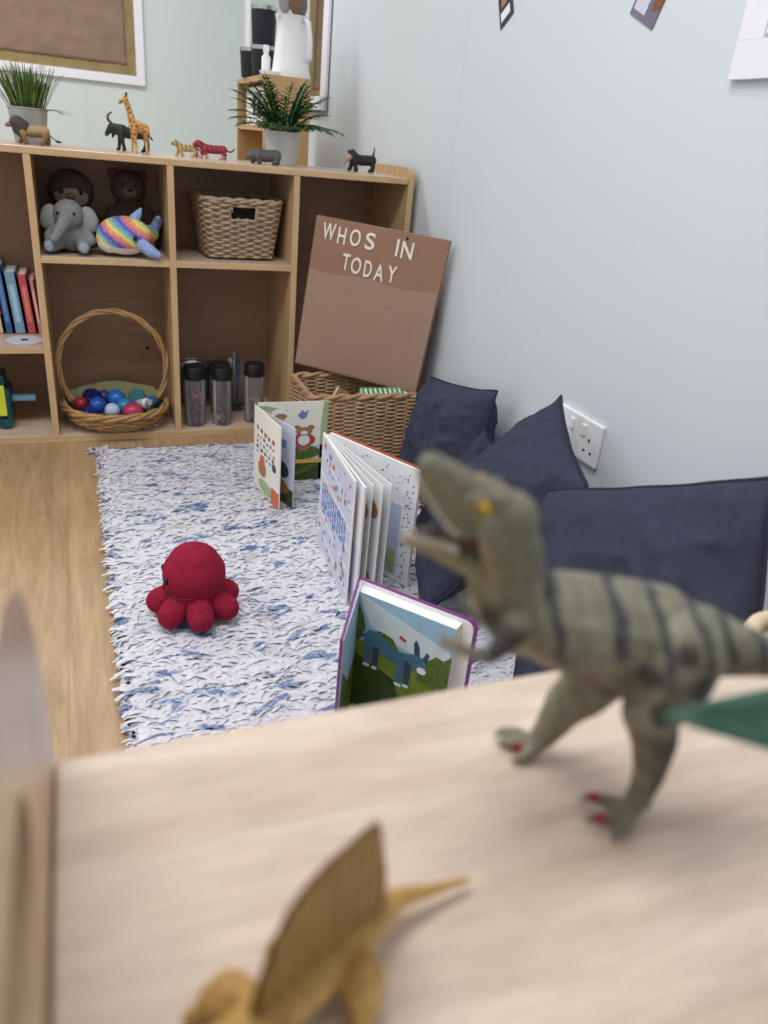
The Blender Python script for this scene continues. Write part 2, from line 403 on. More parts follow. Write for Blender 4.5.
# round willow basket with a tall hoop
rb = thing('hoop_basket', 'round golden willow basket with tall hoop handle on the bottom shelf', 'basket', (-.812, .092, ZB))
NB = 168
def ringp(r): return [(r * math.cos(2 * PI * i / NB), r * math.sin(2 * PI * i / NB), math.cos(2 * PI * i / NB), math.sin(2 * PI * i / NB)) for i in range(NB)]
bm = nb(); rg = random.Random(5)
prof = [(.092, .006), (.108, .012), (.118, .019), (.126, .026), (.131, .033), (.134, .040), (.136, .047), (.137, .053)]
for r_, (rad, z) in enumerate(prof):
    tube(bm, [(c * (rad + .0035 * math.cos(PI * i * 28 / NB + PI * r_)), s * (rad + .0035 * math.cos(PI * i * 28 / NB + PI * r_)), z + rg.gauss(0, .0006)) for i, (_, _, c, s) in enumerate(ringp(1))], .0043, 5, closed=True)
finish(bm, 'woven_body', M['willow'], rb, True)
bm = nb()
for k in range(28):
    a = 2 * PI * (k + .5) / 28; c, s = math.cos(a), math.sin(a); tube(bm, [(c * r, s * r, z) for r, z in prof], .0026, 5)
finish(bm, 'stake', M['willow'], rb, True)
bm = nb(); lathe(bm, [(0, .003), (.095, .003), (.095, .009), (0, .009)], n=40); finish(bm, 'base', M['willow'], rb)
bm = nb()
for ph in (0, 2 * PI / 3, 4 * PI / 3):
    tube(bm, [((.139 + .006 * math.cos(i * .2 + ph)) * math.cos(2 * PI * i / NB), (.139 + .006 * math.cos(i * .2 + ph)) * math.sin(2 * PI * i / NB), .058 + .006 * math.sin(i * .2 + ph)) for i in range(210 - 42)], .0056, 6, closed=True)
finish(bm, 'rim', M['willow'], rb, True)
bm = nb(); HN = 90
def hoop(i):
    a = -.62 + (PI + 1.24) * i / HN; return Vector((.143 * math.cos(a), 0, .166 + (.152 if math.sin(a) > 0 else .17) * math.sin(a)))
for ph in (0, 2 * PI / 3, 4 * PI / 3):
    pts = []
    for i in range(HN + 1):
        c = hoop(i); d = (hoop(i + 1) - hoop(i - 1)).normalized(); n1 = Vector((d.z, 0, -d.x)); pts.append(c + n1 * .0048 * math.cos(i * .25 + ph) + Vector((0, 1, 0)) * .0048 * math.sin(i * .25 + ph))
    tube(bm, pts, .0048, 6)
finish(bm, 'handle', M['willow'], rb, True)
M['sage'] = mat('sage_cloth', (140, 142, 104), .9, .15, 40, .3, 300)
bm = nb(); n1 = []
for rad, z in ((.09, .012), (.115, .03), (.128, .055), (.131, .078), (.128, .081), (.122, .06), (.09, .02)):
    n1.append([bm.verts.new((rad * math.cos(PI * k / 24), rad * math.sin(PI * k / 24), z + (.006 * noise.noise(Vector((k * .5, z * 9, 0))) if z > .05 else 0))) for k in range(25)])
for A, B in zip(n1, n1[1:]):
    for k in range(24): bm.faces.new((A[k], A[k + 1], B[k + 1], B[k]))
finish(bm, 'cloth_lining', M['sage'], rb, True)

def plain(name, rgb, **k):
    if name not in M: M[name] = mat(name, rgb, **k)
    return M[name]
# sensory pieces inside the hoop basket: each lies in its own place
def trinket(kind, x, y, z, r, rgb, label, cat, rough=.25, tilt=0, rz=0):
    m = plain('toy_%d_%d_%d' % rgb, rgb, rough=rough, var=.12, scale=60)
    g = 'small treasures in the hoop basket'
    L = (-.812 + x, .092 + y, ZB + z)
    if kind == 'ball':
        o = thing(name_of[cat], label, cat, L, (0, 0, 0), g)
        bm = nb(); ball(bm, (0, 0, 0), r, 0, 20, 14); finish(bm, 'shell', m, o, True)
        bm = nb(); lathe(bm, [(r * .995, -.0015), (r * 1.02, 0), (r * .995, .0015)], n=24); finish(bm, 'seam', m, o, True)
    elif kind == 'lid':
        o = thing(name_of[cat], label, cat, L, (tilt, 0, rz), g)
        bm = nb(); lathe(bm, [(0, r * .5), (r * .85, r * .5), (r, r * .38), (r, -r * .4), (r * .85, -r * .4), (r * .85, r * .3), (0, r * .3)], n=24); finish(bm, 'cap', m, o, True, .6)
        bm = nb()
        for k in range(24): a = 2 * PI * k / 24; tube(bm, [(r * 1.0 * math.cos(a), r * 1.0 * math.sin(a), -r * .38), (r * math.cos(a), r * math.sin(a), r * .36)], r * .04, 4)
        finish(bm, 'grip', m, o)
    else:
        o = thing(name_of[cat], label, cat, L, (tilt, 0, rz), g)
        bm = nb(); lathe(bm, [(0, -r * 1.5), (r * .8, -r * 1.5), (r * .85, -r * 1.4), (r * .85, r * .7), (r * .4, r * 1.1), (r * .4, r * 1.3), (0, r * 1.3)], n=20); finish(bm, 'bottle_body', m, o, True, .7)
        bm = nb(); lathe(bm, [(0, r * 1.75), (r * .5, r * 1.75), (r * .5, r * 1.2), (0, r * 1.2)], n=16); finish(bm, 'cap', M['silver'], o, True, .7)
    return o
name_of = {'ball': 'sensory_ball', 'lid': 'bottle_lid', 'bottle': 'little_bottle'}
for a in (
    ('lid', -.062, .030, .066, .026, (24, 30, 84), 'dark navy cap lying at the back left of the hoop basket', 'lid', .3, .5, .4),
    ('ball', -.050, -.032, .062, .024, (34, 80, 176), 'bright blue ball at the left of the hoop basket', 'ball'),
    ('ball', -.094, -.008, .060, .019, (150, 40, 56), 'dark red ball at the left rim of the hoop basket', 'ball'),
    ('lid', -.072, -.070, .052, .020, (30, 44, 120), 'small royal blue cap near the front left rim of the hoop basket', 'lid', .3, .8, 1.),
    ('ball', -.012, -.062, .060, .017, (226, 84, 104), 'small coral pink ball in the hoop basket', 'ball'),
    ('ball', .002, .012, .066, .026, (40, 104, 196), 'blue ball in the middle of the hoop basket', 'ball'),
    ('ball', -.014, -.094, .068, .020, (176, 190, 214), 'pale clear bauble at the front of the hoop basket', 'ball'),
    ('ball', .020, -.052, .064, .022, (40, 130, 186), 'turquoise blue ball in the hoop basket', 'ball'),
    ('ball', .040, -.096, .062, .028, (172, 50, 88), 'translucent magenta ball at the front of the hoop basket', 'ball'),
    ('bottle', .074, -.044, .068, .017, (214, 216, 222), 'silver white little bottle lying at the right of the hoop basket', 'bottle', .2, 1.2, .5),
    ('lid', .060, .018, .066, .024, (58, 112, 122), 'teal cap at the back right of the hoop basket', 'lid', .3, .6, -.5),
    ('ball', .098, -.010, .062, .016, (30, 96, 160), 'small blue ball against the right rim of the hoop basket', 'ball'),
    ('ball', -.030, .062, .056, .020, (60, 66, 130), 'indigo ball half hidden at the back of the hoop basket', 'ball')):
    trinket(*a)

# ---------------------------------------------------------------- clear bottles with black lids
def sensory_bottle(x, y, h, r, label, fills, name='sensory_bottle'):
    o = thing(name, label, 'bottle', (x, y, ZB), (0, 0, 0), 'clear bottles with black lids on the bottom shelf')
    bm = nb(); w = .0012; zt = h - .036
    lathe(bm, [(0, 0), (r * .94, 0), (r, .004), (r, zt - .004), (r * .93, zt), (r * .93 - w, zt), (r - w, zt - .005), (r - w, .005), (r * .92, .003), (0, .003)], n=28)
    finish(bm, 'clear_body', M['clear'], o, True, .8)
    bm = nb(); lathe(bm, [(0, zt), (r * 1.03, zt), (r * 1.06, zt + .003), (r * 1.06, h - .003), (r * 1.0, h), (r * .3, h + .001), (0, h + .001)], n=28); finish(bm, 'lid', M['black'], o, True, .6)
    rg = random.Random(int(abs(x) * 1e4)); bm = nb(); mats = [plain('bead_%d_%d_%d' % c, c, rough=.3) for c in fills[0]]
    for k in range(fills[1]):
        a = rg.uniform(0, 2 * PI); d = (r - .010) * math.sqrt(rg.random()); s = rg.uniform(.0035, .0065)
        ball(bm, (d * math.cos(a), d * math.sin(a), .009 + rg.random() ** 1.4 * fills[2]), s, rg.randrange(len(mats)), 8, 6)
    b = finish(bm, 'bead_filling', mats, o, True); b['kind'] = 'stuff'
    return o
sensory_bottle(-.595, .052, .176, .030, 'clear bottle of red and purple beads, leftmost with black lid', ([(206, 60, 70), (120, 90, 160), (190, 130, 150), (150, 150, 190)], 46, .085))
sensory_bottle(-.517, .050, .172, .027, 'clear bottle with white and dark stones and black lid, middle of front three', ([(235, 232, 225), (60, 62, 58), (150, 150, 140), (205, 196, 180)], 34, .030))
sensory_bottle(-.418, .064, .178, .029, 'clear bottle with pale lilac filling, rightmost with black lid', ([(150, 140, 160), (190, 186, 200), (120, 116, 128)], 36, .055))
sensory_bottle(-.506, .146, .158, .029, 'clear bottle standing behind the middle bottle, black lid just showing', ([(120, 110, 104), (160, 150, 140)], 20, .02))
o = thing('steel_bowl', 'shiny steel bowl behind the clear bottles on the bottom shelf', 'bowl', (-.574, .208, ZB))
bm = nb(); lathe(bm, [(0, 0), (.03, 0), (.032, .01), (.050, .06), (.055, .128), (.060, .134), (.058, .138), (.052, .130), (.046, .062), (.028, .013), (0, .012)], n=36); finish(bm, 'bowl_body', M['steel'], o, True)
bm = nb(); tube(bm, [(.058 * math.cos(2 * PI * k / 36), .058 * math.sin(2 * PI * k / 36), .137) for k in range(36)], .003, 6, closed=True); finish(bm, 'rim', M['steel'], o, True)
o = thing('clear_tub', 'clear tub of dark brushes between the middle and right bottles', 'tub', (-.457, .185, ZB))
bm = nb(); lathe(bm, [(0, 0), (.036, 0), (.038, .004), (.041, .115), (.0395, .115), (.0365, .005), (0, .004)], n=32); finish(bm, 'tub_body', M['clear'], o, True, .8)
bm = nb(); lathe(bm, [(.0385, .02), (.0405, .02), (.0405, .024), (.0385, .024)], n=32); finish(bm, 'band', M['black'], o, True)
for k, (a, r, h, c) in enumerate(((0, .02, .158, (60, 72, 104)), (1.6, .022, .15, (46, 56, 84)), (3.3, .02, .15, (150, 156, 160)), (4.6, .018, .172, (120, 110, 100)))):
    b = thing('brush', ('navy', 'dark blue', 'grey', 'brown')[k] + ' handled brush standing in the clear tub', 'brush', (-.457 + r * math.cos(a) * .6, .185 + r * math.sin(a) * .6, ZB + .006), (0, 0, 0), 'brushes in the clear tub')
    bm = nb(); tube(bm, [(0, 0, .0), (0, 0, h * .6), (0, 0, h - .006)], [.004, .005, .006], 8); finish(bm, 'handle', plain('brush_%d_%d_%d' % c, c), b, True)
    bm = nb(); ball(bm, (0, 0, h - .008), (.0075, .0075, .014), 0, 10, 8); finish(bm, 'tip', plain('brush_%d_%d_%d' % c, c), b, True)

# ---------------------------------------------------------------- books in the left column
bx = -1.103
for k, (w, h, d, c, ang, lab) in enumerate((
        (.026, .180, .13, (206, 190, 160), .07, 'cream and orange book, leftmost of the shelved books'),
        (.021, .174, .13, (54, 96, 150), .07, 'deep blue picture book beside the cream one on the left shelf'),
        (.029, .160, .13, (120, 160, 186), .07, 'light blue picture book, third from the left on the left shelf'),
        (.024, .155, .13, (190, 84, 84), .07, 'coral red book on the left shelf'),
        (.014, .142, .13, (206, 140, 136), .07, 'thin pale pink book against the divider on the left shelf'))):
    bx += w / 2
    o = thing('picture_book', lab, 'book', (bx - .004, .143, ZL + w / 2 * math.sin(ang) + .0006), (0, 0, 0), 'books standing on the left shelf')
    o.rotation_euler = (0, -ang, 0); cm = plain('cover_%d_%d_%d' % c, c, rough=.5, var=.06)
    bm = nb(); box(bm, (-w / 2, 0, 0), (-w / 2 + .003, d, h)); box(bm, (w / 2 - .003, 0, 0), (w / 2, d, h)); box(bm, (-w / 2, 0, 0), (w / 2, .003, h))
    if k == 0: box(bm, (-w / 2 - .0004, -.0006, .05), (w / 2 + .0004, 0, .095), 1)
    else: box(bm, (-w / 2 * .4, -.0006, .03), (w / 2 * .4, 0, h * .8), 1)
    finish(bm, 'cover', [cm, M['orange'] if k == 0 else plain('spine_%d' % k, tuple(min(255, x + 40) for x in c))], o)
    bm = nb(); box(bm, (-w / 2 + .003, .003, .003), (w / 2 - .003, d - .004, h - .003)); finish(bm, 'pages', M['page'], o)
    bx += w / 2 + .002
o = thing('disc', 'white disc lying flat on the left shelf in front of the books', 'disc', (-1.036, .046 - .018, ZL))
o.location = (-1.03, .05, ZL)
bm = nb(); lathe(bm, [(.009, .0002), (.046, .0002), (.0465, .001), (.046, .0018), (.009, .0018), (.009, .0002)], n=48); finish(bm, 'plate', M['lilac'], o, True, .6)
bm = nb(); lathe(bm, [(.0065, .0004), (.0095, .0004), (.0095, .0024), (.0065, .0024), (.0065, .0004)], n=24); finish(bm, 'hub', M['ink'], o)
o.location.y = .07
# green and teal toy in the lowest left cubby
o = thing('toy_machine', 'dark teal toy machine with a blue arm in the lowest left cubby', 'toy', (-1.105, .11, ZB))
tm = plain('teal_plastic', (16, 74, 84), rough=.35); ym = plain('lime_plastic', (206, 214, 60), rough=.4); am = plain('pale_blue_plastic', (112, 164, 196), rough=.35)
bm = nb(); box(bm, (-.05, -.05, .016), (.026, .05, .115), 0, .014); box(bm, (-.045, -.045, .115), (.016, .04, .152), 0, .01); finish(bm, 'hull', tm, o, True, .7)
bm = nb(); box(bm, (-.03, -.054, .04), (.012, -.049, .125), 0, .002); finish(bm, 'front_panel', ym, o)
bm = nb(); box(bm, (.014, -.02, .070), (.085, .0, .086), 0, .003); finish(bm, 'arm', am, o)
for y in (-.04, .04):
    bm = nb(); lathe(bm, [(0, -.01), (.016, -.01), (.02, -.006), (.02, .006), (.016, .01), (0, .01)], n=24)
    bmesh.ops.transform(bm, matrix=Matrix.Translation((.004, y, .02)) @ Matrix.Rotation(PI / 2, 4, 'X'), verts=bm.verts); finish(bm, 'wheel', tm, o, True, .6)

# ---------------------------------------------------------------- soft toys in the upper cubby
def plush(name, rgb, sc=140): 
    if name not in M: M[name] = mat(name, rgb, .95, .2, sc, .7, 500, .0015, spec=.1)
    return M[name]
o = thing('penguin_plush', 'brown hooded penguin soft toy at the back left of the upper cubby', 'soft toy', (-.884, .205, ZS + .002))
organic('body', [], plush('dark_plush', (84, 72, 68)), o, .003, [((0, 0, .055), (.058, .05, .055)), ((0, -.004, .135), (.058, .05, .054)), ((-.056, -.01, .05), (.018, .02, .04)), ((.056, -.01, .05), (.018, .02, .04)), ((-.03, -.035, .012), (.02, .028, .012)), ((.03, -.035, .012), (.02, .028, .012))])
organic('face', [], plush('grey_plush_face', (158, 146, 140)), o, .003, [((0, -.016, .130), (.050, .040, .040)), ((0, -.03, .062), (.042, .026, .044))])
for s in (-1, 1):
    bm = nb(); ball(bm, (s * .024, -.0520, .138), (.0055, .004, .0085)); finish(bm, 'eye', M['black'], o, True)
bm = nb(); ball(bm, (0, -.058, .127), (.011, .011, .008)); finish(bm, 'beak', plush('beak_plush', (150, 120, 84)), o, True)

o = thing('bear_plush', 'dark brown bear soft toy at the back right of the upper cubby', 'soft toy', (-.738, .225, ZS + .002))
br_ = plush('bear_plush_fur', (96, 78, 70))
organic('body', [[(-.045, -.02, .09, .017), (-.062, -.05, .045, .015)], [(.045, -.02, .09, .017), (.058, -.05, .05, .015)], [(-.03, -.02, .025, .022), (-.040, -.035, .022, .02)], [(.03, -.02, .025, .022), (.040, -.035, .022, .02)]], br_, o, .003, [((0, 0, .065), (.05, .045, .065)), ((0, -.006, .152), (.046, .044, .044)), ((-.038, 0, .185), (.014, .01, .014)), ((.038, 0, .185), (.014, .01, .014))])
bm = nb(); ball(bm, (0, -.046, .143), (.021, .016, .016)); finish(bm, 'muzzle', plush('muzzle_plush', (128, 104, 92)), o, True)
bm = nb(); ball(bm, (0, -.062, .149), (.007, .004, .005)); finish(bm, 'nose', M['black'], o, True)
for s in (-1, 1):
    bm = nb(); ball(bm, (s * .017, -.047, .163), (.004, .003, .004)); finish(bm, 'eye', M['black'], o, True)

o = thing('elephant_plush', 'grey elephant soft toy sitting at the front left of the upper cubby', 'soft toy', (-.893, .072, ZS + .003), (0, 0, -.12)); o.scale = (.88, .88, .95)
gp = plush('grey_plush', (128, 128, 130)); gp2 = plush('pale_grey_plush', (150, 150, 154))
organic('body', [[(-.028, -.005, .03, .024), (-.05, -.05, .02, .019)], [(.03, -.005, .03, .024), (.038, -.050, .02, .019)], [(-.036, 0, .062, .016), (-.055, -.035, .04, .014)], [(.036, 0, .062, .016), (.058, -.03, .035, .014)]], gp, o, .003, [((0, .012, .045), (.044, .04, .046))])
organic('head', [[(-.006, -.042, .082, .020), (-.016, -.066, .066, .015), (-.028, -.074, .048, .012), (-.034, -.082, .040, .011)]], gp, o, .0028, [((0, -.01, .095), (.042, .038, .038))])
for s in (-1, 1): organic('ear', [], gp2, o, .0028, [((s * .055, -.006, .085), (.024, .010, .034), Matrix.Rotation(s * -.35, 4, 'Y') @ Matrix.Rotation(s * .3, 4, 'Z'))])
for s in (-1, 1):
    bm = nb(); ball(bm, (s * .022 - .003, -.044, .100), .0042); finish(bm, 'eye', M['black'], o, True)
for s, x in ((-1, -.052), (1, .040)):
    bm = nb(); ball(bm, (x, -.0685, .02), (.013, .004, .013)); finish(bm, 'foot_pad', plush('pad_plush', (150, 164, 176)), o, True)

def whale_col(c, n):
    if c.z < .022 + .25 * max(0, -c.x - .03): return (226, 220, 214)
    u = (c.x * .75 + c.z * 1.0 + .004 * math.sin(c.y * 90)) / .0098 + .35 * noise.noise(c * 160)
    cs = ((110, 146, 204), (92, 104, 176), (214, 120, 158), (226, 158, 104), (232, 214, 128), (142, 190, 160))
    i = int(math.floor(u)) % 6; f = u - math.floor(u); return mixc(cs[i], cs[(i + 1) % 6], sst(.6, 1, f))
o = thing('whale_plush', 'rainbow striped narwhal soft toy with white belly and pale blue fins', 'soft toy', (-.753, .052, ZS + .003)); o.scale = (.95, .95, .97)
organic('body', [[(.03, .02, .045, .036), (.062, .055, .05, .022), (.075, .085, .062, .014)]], mat('rainbow_plush', (255, 255, 255), .95, .3, 260, .8, 420, .0015, attr=True, spec=.1), o, .0026, [((-.012, -.008, .050), (.072, .052, .049)), ((-.05, -.01, .038), (.036, .038, .034))], 4, whale_col)
fb = plush('pale_blue_plush', (146, 168, 206))
organic('fin', [[(.028, -.042, .034, .017), (.052, -.056, .018, .016), (.070, -.062, .011, .009)]], fb, o, .0026)
organic('fin', [[(.035, .044, .034, .015), (.06, .066, .02, .013)]], fb, o, .0026)
organic('crest', [[(.016, -.008, .092, .015), (.028, -.006, .108, .009), (.034, -.004, .118, .004)]], fb, o, .0022)
organic('tail_fluke', [[(.075, .085, .062, .014), (.086, .070, .082, .012), (.084, .054, .092, .007)], [(.075, .085, .062, .014), (.084, .100, .082, .010)]], fb, o, .0026)
bm = nb(); ball(bm, (.012, -.057, .05), (.006, .004, .008)); finish(bm, 'eye', M['black'], o, True)

# ---------------------------------------------------------------- potted plants on the unit
def pot(o, r0, r1, h, m):
    bm = nb(); lathe(bm, [(0, 0), (r0, 0), (r1, h - .004), (r1 + .002, h - .003), (r1 + .002, h), (r1 - .002, h), (r0 - .002, .003), (0, .003)], n=40); finish(bm, 'pot', m, o, True, .7)
    bm = nb(); lathe(bm, [(0, h - .012), (r1 - .006, h - .012), (r1 - .006, h - .016), (0, h - .016)], n=28); finish(bm, 'soil', plain('soil', (52, 44, 36), rough=.95), o)
def leafmat(name, a, b, sc=60):
    t = NT(name); f = t.noise(t.coords(), sc, 3); t.link(t.ramp(f, [(.3, lin(a)), (.7, lin(b))]), t.b.inputs['Base Color']); t.b.inputs['Roughness'].default_value = .5
    t.b.inputs['Specular IOR Level'].default_value = .3; return t.m
def blade(bm, base, d, L, w, droop, seg=6, mi=0):
    d = Vector(d).normalized(); side = d.cross(Vector((0, 0, 1)))
    if side.length < 1e-3: side = Vector((1, 0, 0))
    side.normalize(); p = Vector(base); pv = None; n0 = len(bm.faces)
    for k in range(seg + 1):
        f = k / seg; ww = side * w * (1 - f ** 1.6) + side * .0003
        q = (bm.verts.new(p - ww), bm.verts.new(p + d.cross(side) * w * .35), bm.verts.new(p + ww))
        if pv: bm.faces.new((pv[0], pv[1], q[1], q[0])); bm.faces.new((pv[1], pv[2], q[2], q[1]))
        pv = q; d = (d + Vector((0, 0, -droop / seg))).normalized(); p = p + d * L / seg
    setm(bm, n0, mi)
o = thing('potted_grass', 'grey metal pot of tall spiky grass on the left of the unit', 'plant', (-.968, .19, HS + .0006))
pot(o, .036, .046, .080, M['zinc'])
bm = nb(); rg = random.Random(11)
for k in range(260):
    a = rg.uniform(0, 2 * PI); d = rg.random() ** .5 * .036; sp_ = d / .036 * .6
    blade(bm, (d * math.cos(a), d * math.sin(a), .066), (math.cos(a) * sp_ * rg.uniform(.3, 1), math.sin(a) * sp_ * rg.uniform(.3, 1), 1), rg.uniform(.07, .115), rg.uniform(.0015, .003), rg.uniform(.05, .5), 5, rg.randrange(2))
for k in range(14):
    a = rg.uniform(-.9, .7); blade(bm, (.03 * math.cos(a), .03 * math.sin(a), .066), (math.cos(a) * .9, math.sin(a) * .9, .9), rg.uniform(.06, .08), .0009, 1.3, 6)
finish(bm, 'grass_blades', [leafmat('grass_dark', (36, 58, 24), (78, 106, 44)), leafmat('grass_light', (70, 96, 38), (134, 152, 76))], o, True)
o = thing('potted_fern', 'white pot of arching dark green fern in front of the small cabinet', 'plant', (-.318, .21, HS + .0006))
pot(o, .040, .052, .084, M['pewter'])
bm = nb(); rg = random.Random(21)
for k in range(40):
    a = 2 * PI * k * .618 + rg.uniform(-.2, .2); el = rg.uniform(.5, 1.4); L = rg.uniform(.105, .145) * (1.15 if abs(math.cos(a)) > .6 else .85)
    d = Vector((math.cos(a) * math.cos(el), math.sin(a) * math.cos(el) * .8, math.sin(el))); p = Vector((.012 * math.cos(a), .012 * math.sin(a), .07)); n_ = 15
    pts = [p.copy()]; side = Vector((0, 0, 1)).cross(d).normalized()
    for i in range(n_):
        d = (d + Vector((0, 0, -1.0 / n_))).normalized(); p = p + d * L / n_; pts.append(p.copy())
        if i > 2:
            ll = .032 * math.sin(PI * min(1, (i + 1.5) / (n_ + 2))) + .009
            for s in (-1, 1): blade(bm, p, d * .55 + side * s * .9 + Vector((0, 0, rg.uniform(.1, .5))), ll, .0034, .6, 3, rg.randrange(2))
    blade(bm, p, d, .022, .003, .2, 3)
    tube(bm, pts, .0012, 4)
finish(bm, 'fronds', [leafmat('fern_dark', (26, 66, 38), (52, 104, 62)), leafmat('fern_light', (48, 96, 52), (104, 142, 84))], o, True)

# ---------------------------------------------------------------- toy animals along the top of the unit
def animal(name, label, loc, rz, chains, vox, color, ells=(), parts=(), g='plastic animals along the top of the shelf', sc=1.08):
    loc = (loc[0], loc[1], loc[2] + .0005); o = thing(name, label, 'toy animal', loc, (0, 0, rz), g); o.scale = (sc, sc, sc)
    c = color if callable(color) else (lambda co, n: color)
    organic('body', chains, MA, o, vox, ells, 3, c)
    for pn, pch, pel, pc in parts: organic(pn, pch, MA, o, vox * .8, pel, 2, (pc if callable(pc) else (lambda co, n, q=pc: q)))
    return o
MA = mat('painted_figure', (255, 255, 255), .5, .18, 160, .3, 400, .0006, attr=True)
def quad(L, h, body_r, leg_r, y=.011, zb=None):
    """four walking legs and a trunk; head end at -x"""
    zb = zb or h * .68; f, b = -L * .32, L * .30
    ch = [[(f, 0, zb, body_r), (0, 0, zb - body_r * .12, body_r * .98), (b, 0, zb, body_r * .95)]]
    for x, s, sw in ((f, 1, -.006), (f, -1, .006), (b, 1, .007), (b, -1, -.005)):
        kn = .004 if x > 0 else -.001
        ch.append([(x, s * y * .8, zb - body_r * .3, body_r * .6), (x + sw * .5 + kn, s * y, h * .32, leg_r * 1.05), (x + sw, s * y, leg_r, leg_r * .95), (x + sw - .004, s * y, leg_r * .75, leg_r * .75)])
    return ch
# lion
ch = quad(.070, .042, .0125, .0045); ch += [[(-.022, 0, .031, .011), (-.036, 0, .040, .0095), (-.047, 0, .038, .0055)], [(.022, 0, .03, .004), (.036, 0, .018, .0018), (.046, 0, .011, .0015)]]
lion = animal('lion_figure', 'plastic lion with dark mane in front of the grass pot', (-.955, .085, HS), 0, ch, .0011, lambda c, n: mixc((120, 98, 66), (168, 142, 96), sst(.01, .035, c.z)),
    parts=[('mane', [[(-.022, 0, .034, .016), (-.033, 0, .042, .0155)], [(-.026, 0, .026, .013), (-.034, 0, .028, .010)]], (), (66, 58, 58)), ('tail_tuft', [[(.046, 0, .011, .003), (.053, 0, .010, .0022)]], (), (60, 52, 50)), ('muzzle', [[(-.046, 0, .038, .006), (-.053, 0, .036, .0045)]], (), (130, 108, 80))])
# antelope
ch = quad(.088, .062, .0135, .0042); ch += [[(-.026, 0, .046, .013), (-.042, 0, .050, .0095), (-.050, 0, .050, .0085), (-.060, 0, .036, .0055)], [(.03, 0, .046, .004), (.044, 0, .030, .002)], [(-.04, 0, .046, .007), (-.048, 0, .03, .003)]]
animal('antelope_figure', 'black plastic antelope with curved horns behind the giraffe', (-.720, .185, HS), 0, ch, .0012, (40, 40, 44), parts=[('horn', [[(-.047, .004, .056, .0035), (-.056, .007, .066, .003), (-.055, .009, .076, .0024), (-.046, .010, .082, .0014)]], (), (84, 74, 66)), ('horn', [[(-.047, -.004, .056, .0035), (-.057, -.007, .066, .003), (-.056, -.009, .076, .0024), (-.047, -.010, .083, .0014)]], (), (84, 74, 66)), ('muzzle', [[(-.058, 0, .039, .0052), (-.062, 0, .033, .004)]], (), (106, 84, 78))])
# giraffe
def gir(c, n):
    q = noise.voronoi(Vector((c.x * 120, c.y * 120, c.z * 110)))[0]; e = q[1] - q[0]
    return mixc((208, 166, 98), (150, 96, 40), sst(.12, .3, e)) if c.z > .02 else (200, 160, 100)
zb = .058; ch = [[(-.010, 0, zb, .0125), (.004, 0, zb - .003, .0125), (.016, 0, zb - .004, .0105)], [(-.012, 0, zb + .006, .0095), (-.018, 0, .082, .0068), (-.026, 0, .106, .005), (-.028, 0, .112, .0052)], [(-.027, 0, .113, .0065), (-.036, 0, .107, .0045), (-.040, 0, .103, .0036)], [(.022, 0, .056, .002), (.027, 0, .036, .0014)]]
for x, s, sw in ((-.011, 1, -.003), (-.011, -1, .002), (.015, 1, .007), (.015, -1, .001)): ch.append([(x, s * .006, zb - .006, .007), (x + sw * .5, s * .0075, .028, .0034), (x + sw, s * .0075, .004, .0034)])
animal('giraffe_figure', 'tall orange giraffe figure standing before the black antelope', (-.712, .118, HS), .25, ch, .001, gir, parts=[('mane', [[(-.011, 0, .078, .0025), (-.021, 0, .106, .0022)]], (), (92, 62, 40)), ('ossicone', [[(-.025, .003, .117, .0018), (-.024, .0035, .124, .0018)]], (), (70, 52, 42)), ('ossicone', [[(-.025, -.003, .117, .0018), (-.024, -.0035, .124, .0018)]], (), (70, 52, 42))])
# lion cub / pale tiger
def cubc(c, n): return mixc((188, 160, 104), (92, 76, 58), .8 * sst(.15, .5, math.sin(c.x * 620 + c.z * 180) - .1) * sst(.016, .024, c.z))
def catch(L, h, r, lr): return quad(L, h, r, lr, .008) + [[(-L * .36, 0, h * .8, r * .85), (-L * .52, 0, h * .98, r * .82), (-L * .63, 0, h * .9, r * .45)], [(-L * .5, r * .5, h * 1.12, r * .25), (-L * .51, r * .55, h * 1.16, r * .2)], [(-L * .5, -r * .5, h * 1.12, r * .25), (-L * .51, -r * .55, h * 1.16, r * .2)]]
animal('pale_tiger_figure', 'small sandy tiger figure just left of the red tiger', (-.585, .165, HS), 0, catch(.056, .030, .0085, .0034) + [[(.018, 0, .024, .003), (.032, 0, .014, .0016)]], .001, cubc)
def redc(c, n): return mixc((162, 48, 60), (84, 28, 36), .8 * sst(.2, .5, math.sin(c.x * 560 + c.z * 200)) * sst(.012, .02, c.z)) if c.z > .009 else (206, 160, 150)
animal('red_tiger_figure', 'red painted tiger figure walking beside the sandy tiger', (-.518, .150, HS), 0, catch(.074, .034, .0105, .0042) + [[(.024, 0, .028, .0035), (.036, 0, .020, .0022), (.044, 0, .020, .002), (.051, 0, .027, .0018)]], .001, redc)
# rhino
ch = quad(.078, .034, .0145, .0055, .009, .0215); ch += [[(-.024, 0, .022, .0135), (-.038, 0, .019, .0095), (-.050, 0, .014, .0065)], [(.030, 0, .024, .002), (.036, 0, .014, .0015)]]
animal('rhino_figure', 'dark grey rhino figure in front of the fern pot', (-.385, .10, HS), 0, ch, .0011, (84, 82, 84), parts=[('horn', [[(-.052, 0, .018, .003), (-.056, 0, .028, .001)]], (), (110, 104, 98)), ('ear', [[(-.034, .006, .028, .0025), (-.034, .008, .034, .0012)]], (), (84, 82, 84)), ('ear', [[(-.034, -.006, .028, .0025), (-.034, -.008, .034, .0012)]], (), (84, 82, 84))])
